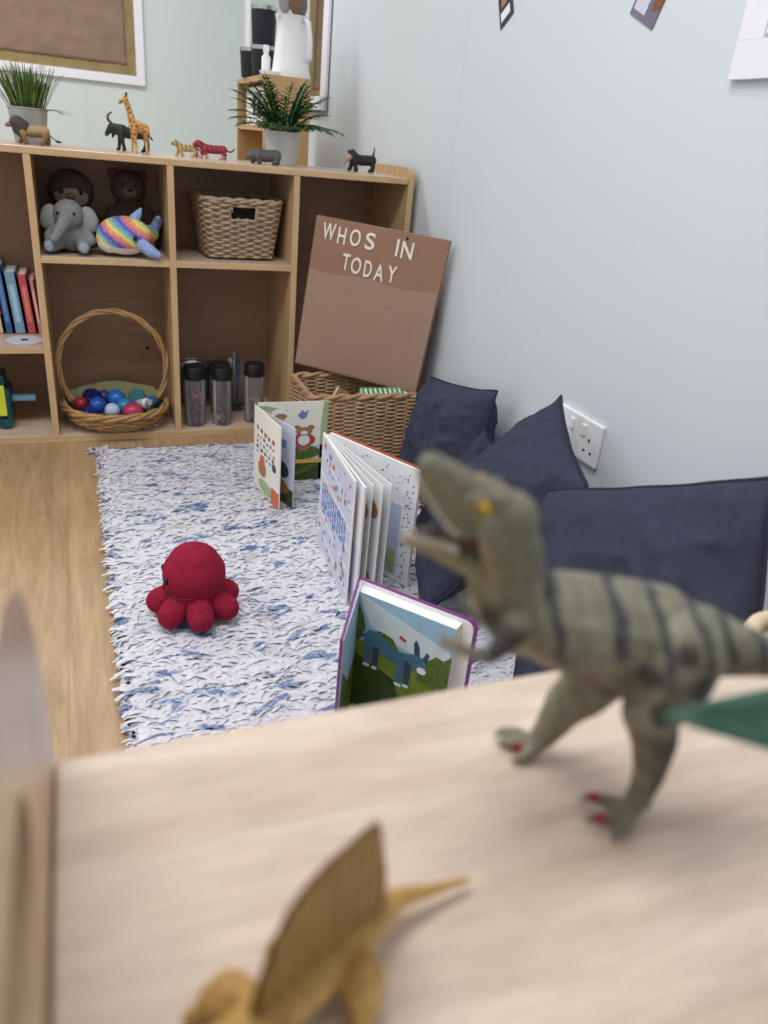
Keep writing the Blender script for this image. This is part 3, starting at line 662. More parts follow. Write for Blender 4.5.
# black animal with pale head
ch = quad(.082, .046, .0135, .0052, .009, .030); ch += [[(.026, 0, .036, .004), (.029, 0, .050, .0022), (.030, 0, .062, .0015)], [(-.026, 0, .034, .0145), (-.034, 0, .038, .011)]]
animal('black_animal_figure', 'black figure with pale drooping head and upright tail at the right end', (-.095, .145, HS), 0, ch, .0011, (30, 30, 34), parts=[('head', [[(-.036, 0, .036, .0105), (-.046, 0, .030, .008), (-.052, 0, .022, .0052)]], (), (176, 152, 136)), ('trunk', [[(-.050, .004, .022, .0035), (-.053, .005, .010, .0025), (-.052, .005, .003, .0022)]], (), (196, 168, 146)), ('forelock', [[(-.030, 0, .046, .008), (-.040, 0, .046, .005)]], (), (34, 32, 36))])

# ---------------------------------------------------------------- cabinet and kitchen things behind
cb = thing('narrow_cabinet', 'narrow open wooden cabinet standing behind the shelf by the mirror', 'cabinet', (-.2, .86, 0))
def cp(name, bm, m):
    o = finish(bm, name, m, cb); o.matrix_parent_inverse = Matrix.Translation((.2, -.86, 0)); return o
X0, X1, Y0, Y1, ZT = -.278, -.124, .63, 1.10, .982
M['cab'] = wood('golden_veneer', (186, 150, 104), (200, 165, 118), 'Z', 8)
bm = nb(); box(bm, (X0, Y0, 0), (X1, Y0 + .016, ZT - .016)); cp('end_panel', bm, M['cab'])
bm = nb(); box(bm, (X0, Y1 - .016, 0), (X1, Y1, ZT - .016)); cp('end_panel', bm, M['cab'])
bm = nb(); box(bm, (X0, Y0, ZT - .016), (X1, Y1, ZT)); cp('top', bm, M['cab'])
bm = nb(); box(bm, (X1 - .008, Y0 + .016, 0), (X1, Y1 - .016, ZT - .016)); cp('back_board', bm, M['cab'])
for z in (.826, .55, .28, .05):
    bm = nb(); box(bm, (X0 + .003, Y0 + .016, z - .008), (X1 - .008, Y1 - .016, z + .008)); cp('shelf', bm, M['cab'])
o = thing('symbol_card', 'white card with a dark outline symbol standing in the cabinet', 'card', (-.25, .86, .8346))
bm = nb(); box(bm, (-.002, -.21, 0), (.002, .19, .12)); finish(bm, 'card', M['white'], o)
bm = nb(); tube(bm, [(-.004, -.05, .03), (-.004, -.05, .095), (-.004, .03, .10), (-.004, .03, .03)], .007, 6); tube(bm, [(-.004, -.02, .03), (-.004, -.02, .07)], .005, 6); finish(bm, 'symbol', M['ink'], o)
bm = nb(); box(bm, (.002, -.03, 0), (.05, .03, .002)); finish(bm, 'foot', M['white'], o)
# jug with utensils
JX, JY = -.172, .715
o = thing('white_jug', 'tall white plastic jug of utensils on the cabinet', 'jug', (JX, JY, ZT + .0006))
bm = nb(); lathe(bm, [(0, 0), (.064, 0), (.066, .006), (.060, .03), (.050, .12), (.046, .168), (.052, .176), (.049, .176), (.043, .166), (.047, .12), (.056, .03), (.06, .008), (0, .006)], n=40); finish(bm, 'jug_body', M['white'], o, True, .8)
bm = nb(); tube(bm, [(.028, -.042, .166), (.038, -.062, .158), (.044, -.068, .11), (.046, -.066, .06), (.042, -.052, .05)], .0075, 8); finish(bm, 'handle', M['white'], o, True)
bm = nb(); prism(bm, [(-.012, .15), (.012, .15), (.018, .178), (-.018, .178)], lambda x, z, d: (-.045 - d * (z - .14) * 20, x, z), 0, .01); finish(bm, 'spout', M['white'], o)
for k, (dx, dy, c, lab, sz) in enumerate(((-.026, -.012, (150, 148, 150), 'grey serving spoon at the left in the white jug', (.021, .006, .034)), (.004, -.022, (120, 92, 68), 'brown wooden spoon at the front in the white jug', (.022, .006, .034)), (.028, .008, (112, 108, 110), 'dark grey spoon at the right in the white jug', (.021, .006, .036)))):
    u = thing('kitchen_spoon', lab, 'spoon', (JX, JY, ZT), (0, 0, 0), 'spoons in the white jug')
    bm = nb(); tube(bm, [(dx * .3, dy * .3, .012), (dx * .9, dy * .9, .18)], .004, 8); finish(bm, 'handle', plain('spoon_%d_%d_%d' % c, c, rough=.45), u, True)
    bm = nb(); ball(bm, (dx * 1.1, dy * 1.1, .212), sz); finish(bm, 'bowl', plain('spoon_%d_%d_%d' % c, c, rough=.45), u, True)
def tumbler(x, y, z, r, h, lab):
    o = thing('tumbler', lab, 'cup', (x, y, z + .0006), (0, 0, 0), 'black tumblers on the cabinet')
    bm = nb(); lathe(bm, [(0, 0), (r * .88, 0), (r * .9, .003), (r, h - .012), (r * .96, h - .012), (r * .86, .006), (0, .005)], n=32); finish(bm, 'cup_body', plain('matte_black', (30, 32, 40), rough=.5), o, True, .7)
    bm = nb(); lathe(bm, [(r, h - .012), (r * 1.01, h - .012), (r * 1.01, h), (r * .96, h), (r * .96, h - .012)], n=32); finish(bm, 'steel_rim', M['steel'], o, True, .7)
tumbler(-.240, .83, ZT, .041, .092, 'black tumbler with steel rim supporting the stacked one')
tumbler(-.240, .83, ZT + .093, .042, .112, 'black tumbler stacked on top of another on the cabinet')
tumbler(-.252, .955, ZT, .042, .092, 'black tumbler at the back left edge of the cabinet')
o = thing('white_dish', 'round white dish at the left edge of the cabinet top', 'dish', (-.243, .70, ZT + .0006))
bm = nb(); lathe(bm, [(0, .003), (.03, .003), (.036, .012), (.037, .012), (.033, 0), (0, 0)], n=32); finish(bm, 'plate', M['white'], o, True, .6)
bm = nb(); lathe(bm, [(0, .012), (.024, .011), (.026, .004), (0, .004)], n=28); finish(bm, 'lid', M['white'], o, True, .6)
o = thing('white_bottle', 'little white bottle standing between the tumblers and the jug', 'bottle', (-.245, .762, ZT + .0006))
bm = nb(); lathe(bm, [(0, 0), (.015, 0), (.015, .055), (.008, .064), (.008, .07), (0, .07)], n=24); finish(bm, 'bottle_body', M['white'], o, True, .7)
bm = nb(); lathe(bm, [(0, .07), (.010, .07), (.010, .088), (.008, .09), (0, .09)], n=20); finish(bm, 'cap', M['white'], o, True, .7)

# ---------------------------------------------------------------- mirror, notice board, wall frame, photographs, socket
o = thing('wall_mirror', 'white framed mirror on the right wall beside the cabinet', 'mirror', (XW - .024, 1.5, .905), (0, 0, .036))
t = NT('mirror_glass'); t.b.inputs['Metallic'].default_value = 1; t.b.inputs['Roughness'].default_value = .03; t.b.inputs['Base Color'].default_value = (.72, .74, .68, 1)
my0, my1, mz = -.57, .70, .72
bm = nb(); box(bm, (-.012, my0, 0), (-.001, my0 + .06, mz), 0, .002); box(bm, (-.012, my1 - .06, 0), (-.001, my1, mz), 0, .002); box(bm, (-.012, my0, 0), (-.001, my1, .05), 0, .002); box(bm, (-.012, my0, mz - .05), (-.001, my1, mz), 0, .002)
finish(bm, 'frame', M['white_frame'], o)
bm = nb(); box(bm, (-.005, my0 + .05, .04), (-.001, my1 - .05, mz - .04)); finish(bm, 'mirror_glass', t.m, o)

o = thing('notice_board', 'large white framed board backed with brown paper on the far wall', 'board', (-1.1, YB, .978))
bw0, bw1, bh = -.75, .628, .80
bm = nb()
for a, b in (((bw0, -.022, 0), (bw1, -.001, .042)), ((bw0, -.022, bh - .042), (bw1, -.001, bh)), ((bw0, -.022, .042), (bw0 + .042, -.001, bh - .042)), ((bw1 - .042, -.022, .042), (bw1, -.001, bh - .042))): box(bm, a, b, 0, .0008)
finish(bm, 'frame', M['white_frame'], o)
t_ = NT('olive_border'); f = t_.noise(t_.coords(), 14, 4); t_.link(t_.ramp(f, [(.3, lin((138, 118, 74))), (.7, lin((160, 138, 92)))]), t_.b.inputs['Base Color']); t_.b.inputs['Roughness'].default_value = .6
bm = nb(); box(bm, (bw0 + .04, -.008, .04), (bw1 - .04, -.002, bh - .04)); finish(bm, 'border_paper', t_.m, o)
bm = nb(); n_ = 70; rw = []
for j in range(46):
    z = .09 + (bh - .18) * j / 45; rw.append([bm.verts.new((bw0 + .09 + (bw1 - bw0 - .18) * i / n_, -.0125 - .006 * abs(noise.noise(Vector((i * .16, j * .2, 2)))) - .003 * noise.noise(Vector((i * .5, j * .5, 0))), z + .004 * noise.noise(Vector((i * .9, j, 3))))) for i in range(n_ + 1)])
for A, B in zip(rw, rw[1:]):
    for i in range(n_): bm.faces.new((A[i], A[i + 1], B[i + 1], B[i]))
q = finish(bm, 'crumpled_paper', mat('crumpled_brown_paper', (142, 119, 102), .75, .16, 12, .5, 30, .006), o, True); q.modifiers.new('s', 'SOLIDIFY').thickness = .001

o = thing('white_panel_frame', 'white moulded frame high on the right wall at the edge of the photo', 'frame', (XW, -1.098, .942))
bm = nb()
for a, b in (((-.010, -.44, 0), (-.001, 0, .048)), ((-.010, -.44, .30), (-.001, 0, .348)), ((-.010, -.048, .048), (-.001, 0, .30)), ((-.010, -.44, .048), (-.001, -.392, .30))): box(bm, a, b, 0, .0006)
finish(bm, 'outer_frame', M['white_frame'], o)
bm = nb(); box(bm, (-.006, -.40, .04), (-.001, -.04, .31)); finish(bm, 'panel', M['white'], o)
bm = nb(); tube(bm, [(-.008, -.054, .054), (-.008, -.054, .294), (-.008, -.386, .294), (-.008, -.386, .054)], .005, 8, closed=True); finish(bm, 'bead', M['white_frame'], o, True)

def wall_photo(c, ux, up, w, h, label, mats, art):
    o = thing('pinned_picture', label, 'photo', (XW - .001, c[0], c[1]))
    ux = Vector((0, *ux)).normalized(); up = Vector((0, *up)).normalized()
    bm = nb(); fn = lambda x, z, d: ux * x + up * z + Vector((-d, 0, 0))
    prism(bm, [(0, 0), (w, 0), (w, h), (0, h)], fn, .0, .0012)
    for mi, poly in art: prism(bm, [(x * w, z * h) for x, z in poly], fn, .0012, .0014 + .0001 * mi, mi)
    finish(bm, 'print', mats, o)
wall_photo((-.358, 1.062), (-.045, .026), (.028, .058), .056, .085, 'small dark blue photo print pinned to the right wall, nearer the corner', [plain('photo_navy', (44, 56, 78)), M['white'], M['tan'], M['redp']],
    [(1, [(.12, .12), (.8, .12), (.8, .34), (.12, .34)]), (2, [(.2, .45), (.6, .45), (.7, .8), (.3, .85)]), (3, [(.6, .6), (.9, .6), (.9, .9), (.6, .9)])])
wall_photo((-.888, 1.021), (.066, .028), (-.028, .062), .074, .10, 'photo print in mauve and brown tones pinned to the right wall', [plain('photo_mauve', (116, 110, 130)), M['lilac'], plain('photo_brown', (126, 84, 58)), M['ink']],
    [(1, [(.45, .1), (.92, .1), (.92, .34), (.45, .34)]), (2, [(0, .3), (.28, .2), (.4, 1), (0, 1)]), (3, [(.42, .5), (.7, .45), (.7, .9), (.5, .95)])])

o = thing('wall_socket', 'white double plug socket low on the right wall behind a cushion', 'socket', (XW, -.931, .330))
bm = nb(); box(bm, (-.010, -.073, -.043), (-.0005, .073, .043), 0, .003); finish(bm, 'faceplate', M['white'], o)
for s in (-1, 1):
    bm = nb(); box(bm, (-.0135, s * .014 - .0065 + s * .006, .008), (-.009, s * .014 + .0065 + s * .006, .030), 0, .001, None); finish(bm, 'switch', M['white'], o)
    for dy, dz, w, h in ((0, .004, .0022, .004), (-.011, -.019, .0032, .0022), (.011, -.019, .0032, .0022)):
        bm = nb(); box(bm, (-.0104, s * .042 + dy - w, dz - h), (-.0096, s * .042 + dy + w, dz + h)); finish(bm, 'pin_hole', M['dark'], o)

# ---------------------------------------------------------------- cardboard sign
TL = Vector((-.276, -.030, .629)); E1 = Vector((.279, -.255, -.019)); E2 = Vector((-.038, .025, -.409))
W_, H_ = E1.length, E2.length; u1 = E1.normalized(); u2 = E2.normalized(); nn = u1.cross(u2).normalized()
if nn.y > 0: nn = -nn
sg = thing('cardboard_sign', 'brown cardboard square with white letters leaning on the wicker hamper', 'sign', TL + E2 + E1 * .5)
LO = sg.location.copy()
M['card'] = mat('brown_cardboard', (152, 117, 96), .7, .05, 12, .15, 200, .001)
M['tape'] = mat('brown_tape', (163, 134, 116), .35, .05, 10)
cf = lambda a, b, d: TL + u1 * (a * W_) + u2 * (b * H_) + nn * d - LO
bm = nb(); prism(bm, [(0, 0), (1, 0), (1, 1), (0, 1)], cf, -.014, 0); finish(bm, 'board', M['card'], sg)
bm = nb(); rw = []
for j in range(24):
    rw.append([bm.verts.new(cf(.004 + .992 * i / 36, .335 + .655 * j / 23 + .01 * (1 - j / 23) * math.sin(i * .3), .0008 + .0016 * max(0, noise.noise(Vector((i * .35, j * .5, 1)))))) for i in range(37)])
for A, B in zip(rw, rw[1:]):
    for i in range(36): bm.faces.new((A[i], A[i + 1], B[i + 1], B[i]))
finish(bm, 'tape_sheet', M['tape'], sg, True)
bm = nb(); lathe(bm, [(0, .001), (.0035, .001), (.0035, -.001), (0, -.001)], n=12); bmesh.ops.transform(bm, matrix=Matrix.Translation(cf(.70, .035, .0005)) @ nn.to_track_quat('Z', 'Y').to_matrix().to_4x4(), verts=bm.verts); finish(bm, 'pin_hole', M['dark'], sg)
for pts in ([(.40, .385), (.47, .40), (.52, .43), (.58, .44), (.66, .50)], [(.52, .42), (.60, .455), (.70, .475)], [(.28, .43), (.33, .425)], [(.33, .83), (.40, .845), (.46, .85)]):
    bm = nb(); tube(bm, [cf(a, b, .0022) for a, b in pts], .0007, 4); finish(bm, 'crease', plain('crease_white', (196, 176, 160)), sg, True)
M['letter'] = mat('white_letter', (238, 232, 222), .5, .03)
LP = [('W', 118, 195, 118, 195), ('H', 200, 250, 140, 215), ('O', 264, 328, 148, 228), ('S', 345, 402, 165, 246), ('I', 505, 522, 198, 276), ('N', 530, 597, 210, 292), ('T', 228, 275, 264, 342), ('O', 275, 336, 280, 362), ('D', 344, 392, 300, 374), ('A', 398, 456, 312, 398), ('Y', 466, 520, 324, 402)]
def glyph(ch):
    cu = bpy.data.curves.new('glyph', 'FONT'); cu.body = ch; cu.size = 1; cu.extrude = .02; cu.offset = .012; cu.resolution_u = 6
    ob = bpy.data.objects.new('glyph', cu); COL.objects.link(ob); dg = bpy.context.evaluated_depsgraph_get(); dg.update()
    me = bpy.data.meshes.new_from_object(ob.evaluated_get(dg)); bpy.data.objects.remove(ob); bpy.data.curves.remove(cu); return me
for k, (chh, x0, x1, y0, y1) in enumerate(LP):
    # letter box measured along the sign: a across, b down
    xm = (300 + (x0 + x1) / 2 / 5.12) - 317; row = k < 6
    a = 0; b = (.062 if row else .208); ym = (200 + (y0 + y1) / 2 / 5.12) - 215
    det = 133 * 147 + 22 * 26; a = (xm * 147 + 22 * ym) / det; b = (133 * ym - 26 * xm) / det
    me = glyph(chh); xs = [v.co.x for v in me.vertices]; ys = [v.co.y for v in me.vertices]
    wid = max(.0062, (x1 - x0) / 5.12 / 135.5 * W_ * .96 - .003); hgt = .043
    bq = (.104 if row else .252) - .035 * (a - .5)
    for v in me.vertices:
        fx = (v.co.x - min(xs)) / (max(xs) - min(xs)) - .5; fy = (v.co.y - min(ys)) / (max(ys) - min(ys)) - .5
        sk_ = .0
        v.co = cf(a, b, 0) + u1 * (fx * wid) - u2 * (fy * hgt) + nn * (.0012 + (v.co.z + .02) * .04)
    me.materials.append(M['letter']); lo = bpy.data.objects.new('letter', me); COL.objects.link(lo); lo.parent = sg; lo['label'] = 'white letter ' + chh

# books inside the hamper
def slab(name, label, loc, rot, sz, c, c2, stripes=0):
    o = thing(name, label, 'book', loc, rot, 'books inside the wicker hamper'); w, d, h = sz
    bm = nb(); box(bm, (-w / 2, -d / 2, -h / 2), (w / 2, d / 2, -h / 2 + .002)); box(bm, (-w / 2, -d / 2, h / 2 - .002), (w / 2, d / 2, h / 2)); box(bm, (-w / 2, d / 2 - .002, -h / 2), (w / 2, d / 2, h / 2)); finish(bm, 'cover', c, o)
    bm = nb(); box(bm, (-w / 2 + .002, -d / 2 + .002, -h / 2 + .002), (w / 2 - .002, d / 2 - .002, h / 2 - .002))
    for k in range(stripes): box(bm, (-w / 2 + .01 + k * (w - .02) / stripes, -d / 2 + .0005, -h / 2 + .003), (-w / 2 + .01 + (k + .5) * (w - .02) / stripes, -d / 2 + .002, h / 2 - .003), 1)
    finish(bm, 'pages', [M['page'], c2], o)
    if stripes == 0 and 'striped' in label:
        bm = nb()
        for k in range(9): box(bm, (-w / 2 + .004 + .014 * k, -d / 2 - .0004, -h / 2 + .003), (-w / 2 + .011 + .014 * k, -d / 2 + .001, h / 2 - .001))
        finish(bm, 'stripe_edge', c2, o)
slab('hamper_book', 'green and white striped book lying in the wicker hamper', (-.115, -.215, .163), (-1.05, .0, -.06), (.14, .09, .03), plain('mint_cover', (150, 180, 110)), plain('green_edge', (70, 150, 90)), 0)
slab('hamper_book', 'blue book under the cardboard sign in the wicker hamper', (-.056, -.165, .150), (.0, .0, .0), (.10, .10, .03), plain('blue_cover', (40, 90, 160)), M['lblue'])
slab('hamper_book', 'tan covered book standing askew at the left in the hamper', (-.215, -.170, .125), (PI / 2, .55, .25), (.11, .11, .012), plain('tan_cover', (188, 150, 106)), M['tan'])

# ---------------------------------------------------------------- board books standing on the rug
Z0 = .014
def panel(bm, p0, p1, h, th, z0=Z0, mi=0, lift0=0, lift1=0):
    p0, p1 = Vector((*p0, 0)), Vector((*p1, 0)); d = (p1 - p0).normalized(); n = Vector((-d.y, d.x, 0))
    A = [p0 + Vector((0, 0, z0 + lift0)), p1 + Vector((0, 0, z0 + lift1)), p1 + Vector((0, 0, h)), p0 + Vector((0, 0, h))]
    n0 = len(bm.faces); a = [bm.verts.new(v - n * th / 2) for v in A]; b = [bm.verts.new(v + n * th / 2) for v in A]
    bm.faces.new(a[::-1]); bm.faces.new(b)
    for j in range(4): bm.faces.new((a[j], a[(j + 1) % 4], b[(j + 1) % 4], b[j]))
    setm(bm, n0, mi)
def art(bm, p0, p1, h, th, side, shapes, z0=Z0):
    p0, p1 = Vector((*p0, 0)), Vector((*p1, 0)); L = (p1 - p0); n = Vector((-L.y, L.x, 0)).normalized() * side
    fn = lambda s, t_, d: p0 + L * s + n * (th / 2 + d) + Vector((0, 0, z0 + (h - z0) * t_))
    for lv, mi, poly in shapes: prism(bm, poly, fn, .00005, .00015 + lv * .00018, mi)
def ell(cx, cy, rx, ry, n=18, a0=0): return [(cx + rx * math.cos(2 * PI * k / n), cy + ry * math.sin(2 * PI * k / n)) for k in range(n)]
def rc(x0, y0, x1, y1): return [(x0, y0), (x1, y0), (x1, y1), (x0, y1)]

# far cream book
G = (-.508, -.372)
o = thing('cream_board_book', 'cream board book with a mouse picture standing open, farthest on the rug', 'book', (G[0], G[1], 0))
def op(name, bm, mats):
    q = finish(bm, name, mats, o); q.matrix_parent_inverse = Matrix.Translation(-o.location); return q
A1, A2, A3 = (-.484, -.540), (-.449, -.535), (-.322, -.372)
bm = nb(); panel(bm, G, A1, .222, .003)
rg = random.Random(8); sh = []
for row, (y, n_, sz, cc) in enumerate(((.76, 5, .05, 1), (.68, 6, .04, 2), (.60, 6, .042, 7), (.53, 5, .036, 2), (.47, 6, .03, 8))):
    for k in range(n_):
        x = .12 + .74 * k / n_ + rg.uniform(-.01, .01); yy = y - .02 * k / n_ + rg.uniform(-.008, .008); w_ = .5 / n_ * rg.uniform(.7, 1)
        sh.append((1, cc if rg.random() < .7 else 8, rg.choice((ell(x + w_ / 2, yy, w_ * .6, sz * .6, 8), rc(x, yy - sz / 2, x + w_, yy + sz / 2), [(x, yy - sz / 2), (x + w_, yy - sz / 2), (x + w_ * .6, yy + sz / 2)]))))
sh += [(1, 3, ell(.35, .30, .16, .10)), (2, 4, ell(.35, .40, .1, .06)), (1, 5, ell(.5, .1, .3, .08)), (1, 6, rc(.72, 0, 1, .20)), (1, 2, ell(.8, .45, .08, .05))]
art(bm, G, A1, .222, .003, -1, sh); op('front_cover', bm, [M['cream'], M['redp'], M['ink'], M['tan'], M['orange'], M['pgreen'], M['orange'], M['pinkp'], M['blue_ink']])
bm = nb(); g2 = (G[0] + .004, G[1] - .002); panel(bm, g2, A2, .216, .0025)
art(bm, g2, A2, .216, .0025, -1, [(1, 1, rc(.2, .78, .4, .9)), (1, 1, rc(.55, .7, .8, .8)), (1, 2, ell(.7, .42, .18, .1)), (1, 3, rc(0, 0, 1, .22)), (2, 4, ell(.6, .2, .3, .1))]); op('page', bm, [M['lilac'], M['blue_ink'], M['dbluefur'], M['dgreen'], M['tan']])
bm = nb(); g3 = (G[0] + .007, G[1]); panel(bm, g3, A3, .226, .003)
sh = [(1, 1, [(0, .96), (.1, .96), (.42, .9), (.38, .78), (.2, .72), (0, .8)]), (2, 2, ell(.30, .86, .12, .06)), (3, 3, ell(.32, .83, .09, .03)),
      (1, 4, [(.56, .83), (.62, .9), (.66, .87), (.72, .9), (.68, .8), (.62, .78)]), (1, 1, [(.9, 0), (1, 0), (1, 1), (.93, 1), (.9, .7)]),
      (1, 5, rc(.02, .26, .98, .45)), (2, 6, ell(.62, .36, .3, .09)), (3, 3, ell(.66, .43, .09, .05)), (4, 7, ell(.66, .52, .17, .085)), (5, 2, ell(.66, .52, .085, .07)), (5, 3, ell(.66, .63, .12, .055)), (4, 3, ell(.56, .68, .05, .03)), (4, 3, ell(.76, .68, .05, .03)), (6, 2, ell(.66, .615, .05, .025)), (7, 9, ell(.63, .64, .012, .008, 8)), (7, 9, ell(.69, .64, .012, .008, 8)), (2, 1, [(.0, .5), (.1, .56), (.22, .5), (.3, .54), (.3, .44), (0, .44)]),
      (2, 8, rc(0, .22, 1, .28)), (1, 9, rc(0, 0, 1, .22)), (2, 6, [(.3, .02), (.6, .06), (.9, .2), (.8, .2), (.5, .1), (.3, .06)])]
art(bm, g3, A3, .226, .003, -1, sh); op('back_page', bm, [M['cream'], M['pgreen'], M['white'], M['tan'], M['blue_ink'], M['lblue'], M['bush'], M['redp'], M['yellow'], M['dgreen']])

# middle tall picture book
G = (-.436, -.705)
o = thing('tall_picture_book', 'tall picture book with blue patterned cover fanned open, in the middle of the rug', 'book', (G[0], G[1], 0))
B1, BE = (-.4495, -.952), (-.306, -.918); HB = .272
bm = nb(); panel(bm, G, B1, HB, .003); rg = random.Random(4); sh = [(1, 1, rc(.02, .02, .98, .98))]
for k in range(5): y = .1 + .17 * k; sh.append((2, 2, [(.03, y + .06), (.97, y - .02), (.97, y - .005), (.03, y + .075)]))
for k in range(95): x, y = rg.uniform(.06, .92), rg.uniform(.04, .95); sh.append((3 + k % 3, rg.choice((3, 3, 5, 5, 4, 6)), ell(x, y, rg.uniform(.012, .040), rg.uniform(.010, .028), 7)))
for k in range(66): sh.append((6, 3, rc(.10 + .78 * (k % 11) / 11 + .01 * (k % 3), .40 + .036 * (k // 11), .145 + .78 * (k % 11) / 11, .424 + .036 * (k // 11) + .004 * (k % 2))))
art(bm, G, B1, HB, .003, -1, sh); op('front_cover', bm, [M['page'], M['lilac'], M['white'], M['blue_ink'], M['tan'], M['lblue'], M['orange']])
for k, (e, hh) in enumerate((((-.4375, -.972), .268), ((-.421, -.966), .268), ((-.403, -.970), .267), ((-.385, -.966), .267))):
    g = (G[0] + .003 * (k + 1), G[1] - .001); bm = nb(); panel(bm, g, e, hh, .0016 if k else .004)
    shp = [(1, 1, rc(.05, .05, .95, .5)), (2, 2, ell(.6, .25, .2, .12)), (2, 3, ell(.75, .7, .06, .05))] if k in (0, 3) else [(1, 4, ell(.86, .76, .10, .07)), (1, 2, ell(.8, .15, .15, .1))]
    if k == 3: shp = [(1, 2, ell(.55, .16, .1, .08)), (1, 5, ell(.80, .42, .04, .02))]
    art(bm, g, e, hh, .0016 if k else .004, -1, shp); op('page', bm, [M['page'], M['lilac'], M['pgreen'], M['blue_ink'], M['tan'], M['ink']])
g = (G[0] + .016, G[1] + .001); bm = nb(); panel(bm, g, (BE[0] - .003, BE[1] - .004), HB - .002, .006); sh = [(1, 1, rc(.03, .03, .97, .97)), (2, 2, rc(.30, .05, .86, .66))]
for k in range(40): x, y = rg.uniform(.08, .95), rg.uniform(.72, .95); sh.append((3, rg.choice((3, 4)), ell(x, y, .008, .006, 6)))
for k in range(44): x, y = rg.uniform(.88, .96), rg.uniform(.05, .9); sh.append((3, rg.choice((3, 4)), ell(x, y, .008, .008, 6)))
sh += [(3, 3, [(.1, .72), (.4, .71), (.6, .66), (.6, .68), (.4, .735), (.1, .74)]), (3, 5, rc(.32, .05, .84, .26)), (4, 6, ell(.58, .30, .14, .1)), (4, 7, ell(.55, .42, .10, .10)), (5, 8, ell(.60, .53, .09, .055)), (5, 8, ell(.67, .59, .03, .03)), (5, 8, ell(.55, .60, .03, .03)), (5, 7, rc(.5, .2, .56, .34))]
art(bm, g, (BE[0] - .003, BE[1] - .004), HB - .002, .006, -1, sh); op('back_page', bm, [M['page'], M['white'], M['lblue'], M['blue_ink'], M['ink'], M['pgreen'], M['yellow'], M['yellow'], M['tan']])
bm = nb(); panel(bm, (G[0] + .018, G[1] + .007), (BE[0], BE[1] + .003), HB + .001, .003); op('back_cover', bm, [M['redline']])

# near purple board book
G = (-.524, -1.204)
o = thing('purple_board_book', 'purple edged board book open at a blue animal picture, nearest on the rug', 'book', (G[0], G[1], 0))
HC = .232; CE = (-.402, -1.352); CL = (-.600, -1.345)
dC = (Vector(CE) - Vector(G)); uC = dC.normalized(); nC = Vector((uC.y, -uC.x))   # towards the reader
if nC.y > 0: nC = -nC
def cface(s, t_, d): return Vector((G[0] + dC.x * s + nC.x * d, G[1] + dC.y * s + nC.y * d, Z0 + (HC - Z0) * t_))
rcn = [(0, 0), (1, 0)] + [(1 - .07 + .07 * math.cos(a), 1 - .06 + .06 * math.sin(a)) for a in (0, .4, .8, 1.2, PI / 2)] + [(0, 1)]
bm = nb(); prism(bm, rcn, cface, -.003, 0); op('back_cover', bm, [M['purple']])
bm = nb(); r2 = [(x * .975, y * .985 + .0) for x, y in rcn]; prism(bm, r2, cface, 0, .0016); op('endpaper', bm, [M['page']])
bm = nb(); prism(bm, [(.0, .01), (.88, .01), (.88, .955), (.0, .955)], cface, .0016, .020)
def ca(lv, mi, poly): prism(bm, [(x * .88, .01 + (y if lv == 0 else max(0, .30 + .70 * y) if y > .002 else 0) * .945) for x, y in poly], cface, .02005, .0202 + lv * .0002, mi)
ca(0, 1, rc(0, 0, 1, 1)); ca(1, 2, [(.06, .99), (.98, .70), (.98, .55), (.7, .50), (.45, .55), (.2, .66)])
ca(2, 3, [(0, .0), (1, 0), (1, .45), (.6, .4), (.35, .48), (0, .40)]); ca(3, 6, [(0, .38), (0, .92), (.06, .9), (.13, .74), (.16, .6), (.12, .45), (.06, .38)])
ca(3, 6, [(.70, .22), (.72, .42), (.80, .52), (.86, .60), (.93, .58), (1, .66), (1, .18)]); ca(3, 6, [(.2, .56), (.3, .63), (.44, .60), (.5, .5), (.3, .46)])
ca(4, 4, [(0, 0), (.62, 0), (.5, .10), (.25, .2), (0, .28)]); ca(4, 3, [(.35, .14), (1, -.0), (1, .12), (.6, .22)])
# a plain blue four-legged animal
ca(6, 5, [(.15, .52), (.20, .60), (.28, .61), (.40, .53), (.52, .485), (.62, .50), (.66, .46), (.64, .38), (.56, .33), (.42, .33), (.30, .37), (.22, .36), (.16, .40)])
for x0, y0, x1 in ((.17, .14, .235), (.26, .14, .315), (.50, .06, .57), (.585, .08, .64)): ca(7, 7 if x0 in (.26, .585) else 5, [(x0, y0), (x1 - .005, y0), (x1 + .01, .42), (x0 - .005, .42)]); ca(8, 8, [(x0, y0), (x1 - .005, y0), (x1 - .003, y0 + .035), (x0, y0 + .035)])
ca(8, 5, [(.60, .50), (.68, .54), (.76, .50), (.80, .40), (.76, .33), (.69, .33), (.62, .40)]); ca(9, 8, ell(.745, .365, .045, .04)); ca(8, 7, [(.66, .53), (.645, .66), (.665, .70), (.70, .62), (.71, .53)]); ca(8, 7, [(.74, .51), (.77, .60), (.80, .58), (.78, .48)])
ca(9, 9, ell(.70, .45, .010, .012, 8)); ca(7, 7, [(.15, .52), (.09, .50), (.04, .46), (.05, .45), (.10, .48), (.16, .49)]); ca(5, 8, [(.30, .385), (.42, .335), (.52, .335), (.42, .37)])
ca(6, 10, ell(.52, .66, .022, .02, 8)); ca(6, 10, ell(.55, .64, .02, .018, 8))
op('picture_page', bm, [M['page'], M['sky'], M['cloud'], M['green'], M['dgreen'], M['bluefur'], M['bush'], M['dbluefur'], M['white'], M['ink'], M['redp']])
bm = nb(); GL = (G[0] - .004, G[1] - .002); panel(bm, GL, CL, HC, .003); op('front_cover', bm, [M['purple']])
bm = nb(); q0 = (GL[0] + .004, GL[1]); q1 = (CL[0] + .004, CL[1] + .006); panel(bm, q0, q1, HC - .006, .004)
